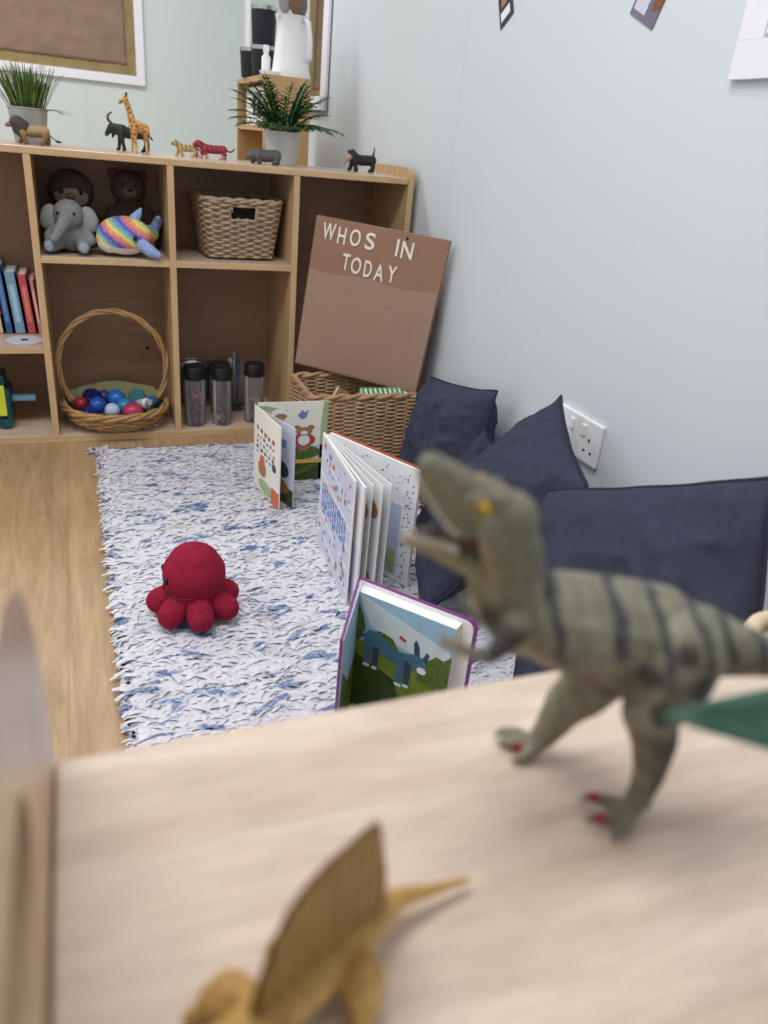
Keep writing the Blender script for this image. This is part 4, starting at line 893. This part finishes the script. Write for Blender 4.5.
art(bm, q0, q1, HC - .006, .004, 1, [(0, 1, rc(0, .45, 1, 1)), (0, 2, rc(0, 0, 1, .45)), (1, 3, [(.1, .3), (.5, .4), (.9, .7), (1, .3), (.6, .1)])]); op('page', bm, [M['page'], M['sky'], M['green'], M['bush']])

# ---------------------------------------------------------------- octopus
M['plum'] = mat('crimson_plush', (142, 32, 56), .9, .14, 90, .5, 700, .0012, spec=.12)
o = thing('octopus_plush', 'plump crimson octopus soft toy sitting on the blue flecked rug', 'soft toy', (-.731, -.918, .015), (0, 0, -.62)); o.scale = (1.0, 1.0, 1.04)
def octh(c, n): return (150, 30, 54)
organic('head', [], M['plum'], o, .0026, [((0, 0, .080), (.056, .056, .048)), ((0, 0, .062), (.052, .052, .034)), ((0, 0, .098), (.047, .047, .036))], 5)
for k in range(7):
    a = 2 * PI * (k + .98) / 7; c, s = math.cos(a), math.sin(a)
    organic('tentacle', [[(.018 * c, .018 * s, .042, .021), (.040 * c, .040 * s, .034, .0235), (.057 * c, .057 * s, .0255, .0245), (.064 * c, .064 * s, .0235, .0225)]], M['plum'], o, .0024, (), 3)
for a in (3.30, 4.20):
    bm = nb(); ball(bm, (.0562 * math.cos(a), .0562 * math.sin(a), .082), (.0045, .0045, .0068)); finish(bm, 'eye', M['black'], o, True)
bm = nb(); tube(bm, [(.0545 * math.cos(a), .0545 * math.sin(a), .056 - .004 * math.sin((a - 3.3) * 2.2)) for a in [3.2 + .12 * k for k in range(18)]], .0011, 5); finish(bm, 'mouth_seam', plain('dark_plum', (84, 14, 30)), o, True)
bm = nb(); ball(bm, (.004, -.004, .132), (.007, .007, .003)); finish(bm, 'top_stitch', M['plum'], o, True)

# ---------------------------------------------------------------- cushions
def cushion(label, O, A, B, T, seed, sag=.06, wr=.006, face=None):
    """square cushion: corner O, edge vectors A and B"""
    O, A, B = Vector(O), Vector(A), Vector(B); n = A.cross(B).normalized(); c = O + (A + B) / 2
    if face is not None and n.dot(Vector(face)) < 0: n = -n
    o = thing('cushion', label, 'cushion', c, (0, 0, 0), 'dark cushions by the right wall'); N = 56; bm = nb(); ra = []
    for side in (1, -1):
        rows = []
        for j in range(N + 1):
            row = []
            for i in range(N + 1):
                u, v = 2 * i / N - 1, 2 * j / N - 1
                su_ = u * (1 - sag * (1 - v * v) * abs(u)); sv = v * (1 - sag * (1 - u * u) * abs(v))
                h = T * (max(0, 1 - abs(u) ** 2.6) ** .62) * (max(0, 1 - abs(v) ** 2.6) ** .62)
                q = Vector((u * 1.7, v * 1.7, seed + side * 3)); w = (noise.noise(q * 1.6) * .9 + (1 - abs(noise.noise(q * 2.1 + Vector((5, 1, 2))))) ** 4 * .8 + noise.noise(q * 5) * .25)
                e = min(1, 4 * (1 - max(abs(u), abs(v))))
                p = A * su_ / 2 + B * sv / 2 + n * side * (h + wr * w * e) + n * (.012 * noise.noise(Vector((u * 2.1, v * 2.1, seed))))
                row.append(bm.verts.new(p))
            rows.append(row)
        for j in range(N):
            for i in range(N): bm.faces.new((rows[j][i], rows[j][i + 1], rows[j + 1][i + 1], rows[j + 1][i]))
        ra.append(rows)
    bmesh.ops.remove_doubles(bm, verts=bm.verts, dist=1e-5)
    finish(bm, 'cover', M['navy'], o, True)
    bm = nb(); pts = []
    for k in range(4 * 28):
        f = (k % 28) / 28; s = k // 28; u, v = ((2 * f - 1, -1), (1, 2 * f - 1), (1 - 2 * f, 1), (-1, 1 - 2 * f))[s]
        su_ = u * (1 - sag * (1 - v * v) * abs(u)); sv = v * (1 - sag * (1 - u * u) * abs(v)); pts.append(A * su_ / 2 + B * sv / 2 + n * (.012 * noise.noise(Vector((u * 2.1, v * 2.1, seed)))))
    tube(bm, pts, .0028, 6, closed=True); finish(bm, 'piping', M['navy_seam'], o, True)
    return o
CAM = Vector((-.8786, -2.0947, .8133))
def kk(p, k): return CAM + (Vector(p) - CAM) * k
def cush4(label, tl, tr, bl, T, seed, k=1, **kw):
    tl, tr, bl = kk(tl, k), kk(tr, k), kk(bl, k); return cushion(label, tl, tr - tl, bl - tl, T, seed, face=(-1, -1, .5), **kw)
cush4('dark navy cushion slumped against the wicker hamper in the corner', (-.050, -.375, .285), (-.030, -.690, .345), (-.125, -.440, .020), .072, 1.3, wr=.010)
cush4('dark navy cushion of which only a corner shows between its neighbours', (-.115, -.800, .300), (-.075, -.95, .21), (-.195, -.72, .13), .030, 7.7)
cush4('dark navy cushion balanced on one corner with its point before the socket', (-.040, -.935, .415), (-.140, -1.195, .350), (-.250, -.803, .100), .060, 3.1, wr=.008)
cushion('large dark navy cushion at the right behind the green dinosaur', (-.214, -1.186, .344), (.074, -.334, .165), (-.1105, -.1755, -.310), .054, 5.2, .02, .009, (-1, -1, .5))

# ridged pale basket at the far right of the rug
o = thing('ribbed_basket', 'pale ribbed basket at the right edge beside the large cushion', 'basket', (-.30, -1.732, 0))
bm = nb()
for k in range(24):
    z = .012 + .0184 * k; tube(bm, [(.048 * math.cos(2 * PI * i / 48), .048 * math.sin(2 * PI * i / 48), z) for i in range(48)], .0098, 8, closed=True)
finish(bm, 'coiled_side', mat('pale_coil', (190, 160, 132), .7, .2, 60, .3, 260), o, True)
bm = nb(); tube(bm, [(.048 * math.cos(2 * PI * i / 48), .048 * math.sin(2 * PI * i / 48), .446) for i in range(48)], .008, 10, closed=True); finish(bm, 'rim', mat('pale_rim', (222, 202, 174), .6, .08, 60), o, True)
bm = nb(); lathe(bm, [(0, .002), (.046, .002), (.046, .01), (0, .01)], n=32); finish(bm, 'base', M['cream'], o)

# ---------------------------------------------------------------- near unit with its top
ZT2 = .56; TX0, TX1, TY0, TY1 = -.906, .006, -2.24, -1.822
nu = thing('low_storage_unit', 'pale beech low storage unit in the foreground carrying the dinosaurs', 'shelf', (-.45, -2.03, 0))
def up_(name, bm, m):
    q = finish(bm, name, m, nu); q.matrix_parent_inverse = Matrix.Translation((.45, 2.03, 0)); return q
bm = nb(); box(bm, (TX0, TY0, ZT2 - .02), (TX1, TY1, ZT2), 0, .0025); up_('top', bm, M['table'])
def side_profile():
    pr = [(TY0, 0), (TY1 + .004, 0), (TY1 + .004, .585)]
    pr += [(-1.820, .602), (-1.826, .624), (-1.834, .643), (-1.846, .660), (-1.862, .673), (-1.880, .682), (-1.903, .690), (-1.925, .692)]
    pr.append((TY0, .692)); return pr
def hole_ring(n=28):
    cy, cz, hw, hh = -1.980, .620, .072, .0205; pts = []
    for k in range(n):
        a = 2 * PI * k / n; pts.append((cy + (hw - hh) * (1 if math.cos(a) > 0 else -1) + hh * math.cos(a), cz + hh * math.sin(a)))
    return pts
def holed_panel(bm, x0, x1):
    outer, inner = side_profile(), hole_ring()
    tri = tessellate_polygon([[Vector((y, z, 0)) for y, z in outer], [Vector((y, z, 0)) for y, z in inner]]); allp = outer + inner
    for x in (x0, x1):
        vs = [bm.verts.new((x, y, z)) for y, z in allp]
        for a, b, c in tri: bm.faces.new((vs[a], vs[b], vs[c]))
    for loop in (outer, inner):
        k = len(loop)
        for i in range(k):
            (ya, za), (yb, zb_) = loop[i], loop[(i + 1) % k]
            bm.faces.new([bm.verts.new(p) for p in ((x0, ya, za), (x0, yb, zb_), (x1, yb, zb_), (x1, ya, za))])
    bmesh.ops.remove_doubles(bm, verts=bm.verts, dist=1e-6)
for xa in (TX0 - .0185, ):
    bm = nb(); holed_panel(bm, xa, xa + .018); up_('side_panel', bm, M['table_side'])
    bm = nb(); prism(bm, [(y, z) for y, z in hole_ring()], lambda y, z, d: (xa + d, y, z), .002, .006); up_('hole_shade_plate', bm, plain('shadow_brown', (104, 84, 58), rough=.7))  # added brown plate; its colour stands in for shade inside the hand hole
bm = nb(); box(bm, (TX1 - .018, TY0, 0), (TX1, TY1 - .002, ZT2 - .02)); up_('side_panel', bm, M['table_side'])
bm = nb(); box(bm, (TX0, TY1 - .012, .03), (TX1 - .018, TY1 - .004, ZT2 - .02)); up_('back_panel', bm, M['table_side'])
bm = nb(); box(bm, (TX0, TY0 + .01, .27), (TX1 - .018, TY1 - .012, .288)); up_('shelf', bm, M['table_side'])
bm = nb(); box(bm, (TX0, TY0 + .01, .012), (TX1 - .018, TY1 - .012, .03)); up_('bottom_board', bm, M['table_side'])
# ---------------------------------------------------------------- tyrannosaur
TR = {'spine': [(-455, 0, 1187, 120), (-432, 0, 1054, 130), (-343, 0, 905, 165), (-209, 0, 882, 202), (-33, 0, 854, 227), (169, 0, 830, 232), (371, 0, 839, 154), (519, 0, 823, 114), (659, 0, 805, 86), (908, 0, 820, 57), (1159, 0, 911, 32), (1338, 0, 1059, 16)], 'cran': [(-485, 0, 1301, 118), (-536, 0, 1333, 102), (-647, 0, 1396, 75), (-741, 0, 1459, 61), (-808, 0, 1492, 50)], 'ujaw': [(-816, 0, 1459, 39), (-734, 0, 1370, 52), (-637, 0, 1271, 69)], 'ljaw': [(-868, 0, 1175, 21), (-736, 0, 1141, 35), (-622, 0, 1105, 51), (-522, 0, 1071, 71), (-451, 0, 996, 95)], 'throat': [(-561, 0, 1016, 47), (-495, 0, 896, 64), (-376, 0, 788, 90)], 'brow': [(-663, -100, 1416, 18), (-595, -115, 1435, 23), (-531, -110, 1424, 23)], 'cheek': [(-556, -100, 1285, 59), (-507, -80, 1173, 68)], 'narm': [(-422, -180, 943, 68), (-477, -240, 887, 41), (-518, -260, 851, 30), (-604, -270, 875, 24), (-672, -270, 908, 20)], 'nf1': [(-672, -270, 908, 15), (-721, -290, 943, 9)], 'nf2': [(-672, -270, 908, 15), (-699, -250, 858, 9)], 'farm': [(-393, 160, 740, 52), (-482, 200, 775, 30), (-545, 220, 765, 22)], 'ff': [(-545, 220, 765, 17), (-593, 220, 796, 11)], 'nth': [(249, -120, 878, 164), (223, -160, 780, 156), (172, -190, 639, 122)], 'nsh': [(164, -200, 626, 114), (220, -190, 479, 93), (252, -170, 288, 67), (250, -165, 162, 55)], 'nfoot': [(250, -165, 162, 55), (228, -161, 60, 48)], 'toes': [[(228, -161, 60, 35), (135, -120, 50, 31), (72, -96, 40, 20)], [(228, -161, 60, 35), (140, -212, 50, 28), (72, -208, 30, 19)], [(234, -171, 60, 35), (199, -227, 40, 28), (152, -271, 30, 19)], [(259, -141, 60, 30), (329, -105, 30, 18)]], 'fth': [(87, 120, 627, 156), (21, 160, 421, 122), (-43, 170, 318, 101)], 'fsh': [(-43, 170, 318, 96), (-75, 180, 204, 79), (-109, 180, 108, 61)], 'ffoot': [(-109, 180, 108, 61), (-153, 172, 60, 47)], 'ftoes': [[(-153, 172, 60, 43), (-222, 236, 60, 34), (-284, 262, 40, 22)], [(-153, 172, 60, 43), (-214, 191, 40, 33), (-274, 200, 30, 21)], [(-146, 153, 60, 42), (-179, 130, 40, 30), (-218, 103, 30, 21)]]}
def sc4(c): return [tuple(q / 1e4 for q in p) for p in c]
tr = thing('tyrannosaur_figure', 'olive green striped tyrannosaur figure roaring on the near unit', 'toy dinosaur', (-.690, -1.898, ZT2 + .0004), (0, 0, -.404))
chs = [sc4(TR[k]) for k in ('spine', 'cran', 'ujaw', 'ljaw', 'throat', 'brow', 'cheek', 'narm', 'nf1', 'nf2', 'farm', 'ff', 'nth', 'nsh', 'nfoot', 'fth', 'fsh', 'ffoot')] + [sc4(c) for c in TR['toes'] + TR['ftoes']]
brow2 = [(x, -y * .8, z - .002, r) for x, y, z, r in sc4(TR['brow'])]; chs.append(brow2); chs.append([(x, -y, z, r) for x, y, z, r in sc4(TR['cheek'])])
STR = [(-.0300, .0035, .112), (-.0075, .0040, .117), (.0095, .0036, .112), (.0250, .0032, .108), (.0420, .0032, .098), (.0575, .0030, .093), (.0740, .003, .09), (.092, .003, .09)]
def trc(c, n):
    x, y, z = c; w = noise.noise(Vector((x * 90, y * 90, z * 90))); w2 = noise.noise(Vector((x * 300, y * 300, z * 300)))
    back = (117, 114, 98); belly = (156, 139, 108); col = mixc(back, belly, sst(-.1, -.75, n.z) * .8)
    col = mixc(col, (158, 154, 134), .5 * max(0, w)); w3 = noise.noise(Vector((x * 260 + z * 90, y * 60, z * 40))); col = mixc(col, (86, 80, 66), .35 * max(0, w3)); col = mixc(col, (172, 166, 146), .3 * max(0, -w3))
    if x < -.035 and z > .09: col = mixc((112, 109, 90), (146, 132, 100), sst(.15, -.7, n.z)); col = mixc(col, (160, 142, 104), .7 * sst(-.050, -.075, x) * sst(.126, .119, z))
    if z > .055 and x > -.04:
        for sx, sw, sz in STR:
            d = abs(x - sx - .25 * (sz - z) + .0025 * w); k = sst(sw * .9, sw * .25, d + .0006 * w2) * sst(sz - .042, sz - .022, z + .008 * w2 + .010 * w)
            col = mixc(col, (48, 50, 54), min(1, 1.0 * k * (.85 + .3 * w2)))
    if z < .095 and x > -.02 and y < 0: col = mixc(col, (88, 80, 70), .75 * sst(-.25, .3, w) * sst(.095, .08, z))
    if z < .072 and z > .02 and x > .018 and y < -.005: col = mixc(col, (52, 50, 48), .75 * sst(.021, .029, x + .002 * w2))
    for px, py, pz, pr_ in ((-.0450, -.024, .090, .010), (.0168, -.02, .070, .006), (.0270, -.02, .052, .011), (.0210, -.03, .094, .005), (.030, -.02, .080, .008), (.010, -.026, .082, .005)):
        if y < -.004: col = mixc(col, (46, 44, 44), .85 * sst(1.1, .5, math.dist((x, z), (px, pz)) / pr_ + .35 * w2))
    if z < .022: col = mixc(col, (128, 120, 104), .5)
    for px, py, pz in ((.0072, -.0100, .006), (.0088, -.0212, .003), (-.0215, .0155, .003)):
        col = mixc(col, (146, 26, 34), .95 * sst(.0046, .0030, math.dist((x, y, z), (px, py, pz))))
    return col
M['trex'] = mat('painted_vinyl', (255, 255, 255), .55, .2, 260, .5, 620, .0009, attr=True, spec=.35)
organic('body', chs, M['trex'], tr, .00085, (), 3, trc)
for s in (-1, 1):
    bm = nb(); ball(bm, (-.0605, s * .0128, .1399), .0027, 0, 16, 12); e = finish(bm, 'eye', plain('amber_eye', (196, 160, 30), rough=.25), tr, True)
    bm = nb(); ball(bm, (-.0615, s * .0149, .1403), (.0011, .0009, .0014), 0, 10, 8); finish(bm, 'pupil', M['black'], e, True)
bm = nb(); chain(bm, [(-.0825, 0, .1212, .0018), (-.0736, 0, .1204, .0034), (-.0640, 0, .1185, .0050)]); finish(bm, 'tongue', plain('mouth_dark', (70, 52, 42), rough=.5), tr, True)
bm = nb(); chain(bm, [(-.0690, 0, .1252, .0036), (-.0610, 0, .1205, .0066)]); finish(bm, 'mouth_lining', plain('mouth_dark', (70, 52, 42)), tr, True)
def teeth(path, L, up):
    bm = nb()
    for s in (-1, 1):
        for (x0, y0, z0), (x1, y1, z1) in zip(path, path[1:]):
            for k in range(4):
                f = k / 4; p = Vector((x0 + (x1 - x0) * f, s * (y0 + (y1 - y0) * f), z0 + (z1 - z0) * f)); tube(bm, [p - Vector((0, 0, up * L * .3)), p + Vector((-.0004, 0, up * L))], [.0009, .0002], 6)
    finish(bm, 'teeth', plain('ivory_teeth', (226, 220, 204), rough=.4), tr, True)
teeth([(-.0845, .0024, .1432), (-.0788, .0038, .1355), (-.0725, .0048, .1288), (-.0668, .0058, .1235)], .0016, -1)
teeth([(-.0868, .0014, .1195), (-.0790, .0032, .1190), (-.0715, .0044, .1182), (-.0655, .0054, .1172)], .0026, 1)
for q in ((.0072, -.0096, .0040), (.0072, -.0208, .0032), (.0152, -.0271, .0030)):
    bm = nb(); tube(bm, [q, (q[0] - .0042 if q[0] < .01 else q[0] - .0025, q[1] - (.0 if q[0] < .01 else .004), .0012)], [.0018, .0003], 8); finish(bm, 'claw', plain('grey_claw', (112, 100, 92)), tr, True)
for q in ((-.0284, .0262, .0040), (-.0274, .0200, .0032), (-.0218, .0103, .0030)):
    bm = nb(); tube(bm, [q, (q[0] - .004, q[1] - .0005, .0012)], [.0018, .0003], 8); finish(bm, 'claw', plain('grey_claw', (112, 100, 92)), tr, True)

# ---------------------------------------------------------------- sail-backed dinosaur
dm = thing('sail_backed_figure', 'mustard sail-backed prehistoric reptile figure at the front of the near unit', 'toy dinosaur', (-.825, -1.952, ZT2 + .0004))
Bq = Vector((-.800, -1.940, .0185)); Fq = Vector((-.849, -1.965, .0185)); org = Vector((-.825, -1.952, 0)); Bq -= org; Fq -= org
ax = (Fq - Bq).normalized(); lt = Vector((-ax.y, ax.x, 0)); hd = Fq + ax * .022
def at_(s, l, z, r): p = Bq + ax * s + lt * l; return (p.x, p.y, z, r)
ch = [[(.066, .020, .0045, .0012), (.050, .018, .0075, .0022), (.036, .0165, .0105, .0038), at_(-.002, 0, .0120, .0062), at_(.018, 0, .0125, .0088), at_(.040, 0, .0130, .0092), at_(.056, 0, .0140, .0075), at_(.068, 0, .0155, .0078), at_(.080, 0, .0140, .0055), at_(.088, 0, .0130, .0035)]]
for s, l, q in ((.020, 1, .0128), (.020, -1, .0128), (.0527, 1, .0134), (.0527, -1, .0134)): ch.append([at_(s - .003, l * .005, .012, .0060), at_(s, l * q, .0115, .0076), at_(s + .003, l * (q + .004), .0075, .0058), at_(s + .006, l * (q + .006), .0036, .0034), at_(s + .010, l * (q + .008), .0025, .0022)])
def dmc(c, n): w = noise.noise(Vector((c.x * 200, c.y * 200, c.z * 200))); return mixc(mixc((206, 172, 108), (176, 138, 76), sst(.2, .95, n.z)), (120, 86, 40), .4 * max(0, w))
M['mustard'] = mat('mustard_vinyl', (255, 255, 255), .5, .18, 260, .4, 500, .0008, attr=True, spec=.35)
organic('body', ch, M['mustard'], dm, .0008, (), 3, dmc)
prof = [(-.003, 0), (-.001, .016), (.006, .046), (.009, .0465), (.018, .047), (.028, .0455), (.036, .0410), (.044, .034), (.050, .0225), (.055, .006), (.056, 0)]
t = NT('sail_skin'); f = t.noise(t.coords((1, 1, 1)), 120, 4); t.link(t.ramp(f, [(.3, lin((152, 118, 62))), (.7, lin((184, 148, 88)))]), t.b.inputs['Base Color']); t.b.inputs['Roughness'].default_value = .5
prof = [(-.003, 0), (-.0012, .016), (.0055, .0445), (.009, .0452), (.018, .0445), (.026, .0445), (.034, .0425), (.042, .0370), (.049, .0250), (.054, .009), (.056, 0)]
bm = nb(); n_ = len(prof); top = prof; cen = (.026, 0)
A = []; 
for s, z in prof:
    for sd_, off in ((1, .0012), (-1, .0012)):
        pass
def sail(s, z, d): p = Bq + ax * s + lt * d * (1 - .6 * z / .047); return Vector((p.x, p.y, .0165 + z))
prism(bm, prof, sail, -.0018, .0018); finish(bm, 'sail', t.m, dm)
bm = nb()
for k in range(11):
    s = .000 + .0052 * k; zt = 0
    for (s0, z0), (s1, z1) in zip(prof, prof[1:]):
        if s0 <= s <= s1 and s1 > s0: zt = z0 + (z1 - z0) * (s - s0) / (s1 - s0)
    for d in (-.0016, .0016): tube(bm, [sail(s, 0, d), sail(s, zt, d)], [.0007, .0005], 5)
tube(bm, [sail(s, z, 0) for s, z in prof], .0011, 6)
finish(bm, 'spine_rib', plain('brown_spine', (108, 78, 36), rough=.5), dm, True)
for l in (-1, 1):
    q = at_(.071, l * .0062, .0185, .0012); bm = nb(); ball(bm, q[:3], .0014); finish(bm, 'eye', M['black'], dm, True)

# ---------------------------------------------------------------- plant at the right edge
o = thing('potted_broadleaf', 'potted plant off to the right with one broad green leaf reaching in', 'plant', (-.47, -2.05, ZT2 + .0006))
pot(o, .030, .038, .06, M['pewter'])
lm = leafmat('broad_leaf', (40, 70, 56), (60, 98, 78), 40)
def broad(bm, pts, w, nrm):
    pts = [Vector(p) for p in pts]; n = len(pts); rows = []
    for i, p in enumerate(pts):
        f = i / (n - 1); d = (pts[min(i + 1, n - 1)] - pts[max(i - 1, 0)]).normalized(); s = d.cross(Vector(nrm)).normalized(); ww = w * math.sin(PI * min(.9995, .04 + f * .96)) ** 1.1
        rows.append([bm.verts.new(p + s * ww * q + Vector(nrm) * abs(q) * ww * .25) for q in (-1, -.5, 0, .5, 1)])
    for A, B in zip(rows, rows[1:]):
        for j in range(4): bm.faces.new((A[j], A[j + 1], B[j + 1], B[j]))
LPs = [[(-.030, .012, .085), (-.06, .024, .102), (-.10, .040, .108), (-.14, .056, .104), (-.175, .072, .098), (-.205, .086, .091), (-.222, .0945, .0895), (-.239, .101, .089)]]
LF = [(LPs[0], .015, (.15, -.55, .8)), ([(.02, .0, .08), (.05, -.01, .12), (.09, -.02, .14), (.13, -.03, .13)], .028, (0, 0, 1)), ([(0, .03, .08), (.02, .06, .12), (.05, .10, .14), (.08, .13, .12)], .026, (0, 0, 1)), ([(0, -.02, .08), (-.01, -.04, .13), (-.02, -.07, .17), (-.02, -.10, .17)], .026, (0, -.3, 1))]
for pts, w, nr in LF:
    bm = nb(); broad(bm, pts, w, nr); q = finish(bm, 'leaf', lm, o, True); q.modifiers.new('s', 'SOLIDIFY').thickness = .0008
    bm = nb(); tube(bm, [(0, 0, .048), tuple(x * .6 for x in pts[0][:2]) + (.07,), pts[0]], .0018, 6); finish(bm, 'stem', lm, o, True)

# ---------------------------------------------------------------- light
w = bpy.data.worlds.new('World'); SC.world = w; w.use_nodes = True
w.node_tree.nodes['Background'].inputs['Color'].default_value = lin((232, 238, 246)); w.node_tree.nodes['Background'].inputs['Strength'].default_value = .75
def area(name, loc, rot, sx, sy, e, c=(.975, .988, 1)):
    l = bpy.data.lights.new(name, 'AREA'); l.shape = 'RECTANGLE'; l.size = sx; l.size_y = sy; l.energy = e; l.color = c
    o = bpy.data.objects.new(name, l); COL.objects.link(o); o.location = loc; o.rotation_euler = rot
for k, (x, y, e) in enumerate(((-1.1, -1.35, 26), (-1.1, 1.35, 24), (-3.0, -1.35, 22), (-3.0, 1.35, 22))):
    area('ceiling_light', (x, y, ZC - .02), (0, 0, 0), 1.2, .6, e)

# ---------------------------------------------------------------- camera
cam = bpy.data.cameras.new('camera'); co = bpy.data.objects.new('camera', cam); COL.objects.link(co); SC.camera = co
X = Vector((.93204, -.35096, .09013)); Y = Vector((.07973, .44129, .89382)); Z = X.cross(Y)
co.matrix_world = Matrix(((X.x, Y.x, Z.x, CAM.x), (X.y, Y.y, Z.y, CAM.y), (X.z, Y.z, Z.z, CAM.z), (0, 0, 0, 1)))
cam.sensor_fit = 'HORIZONTAL'; cam.sensor_width = 36; cam.lens = 35.03; cam.clip_start = .01
cam.dof.use_dof = True; cam.dof.focus_distance = 1.5; cam.dof.aperture_fstop = 6.4
SC.view_settings.view_transform = 'Standard'; SC.view_settings.look = 'None'; SC.view_settings.gamma = 1; SC.view_settings.exposure = .06
SC.view_settings.use_curve_mapping = False
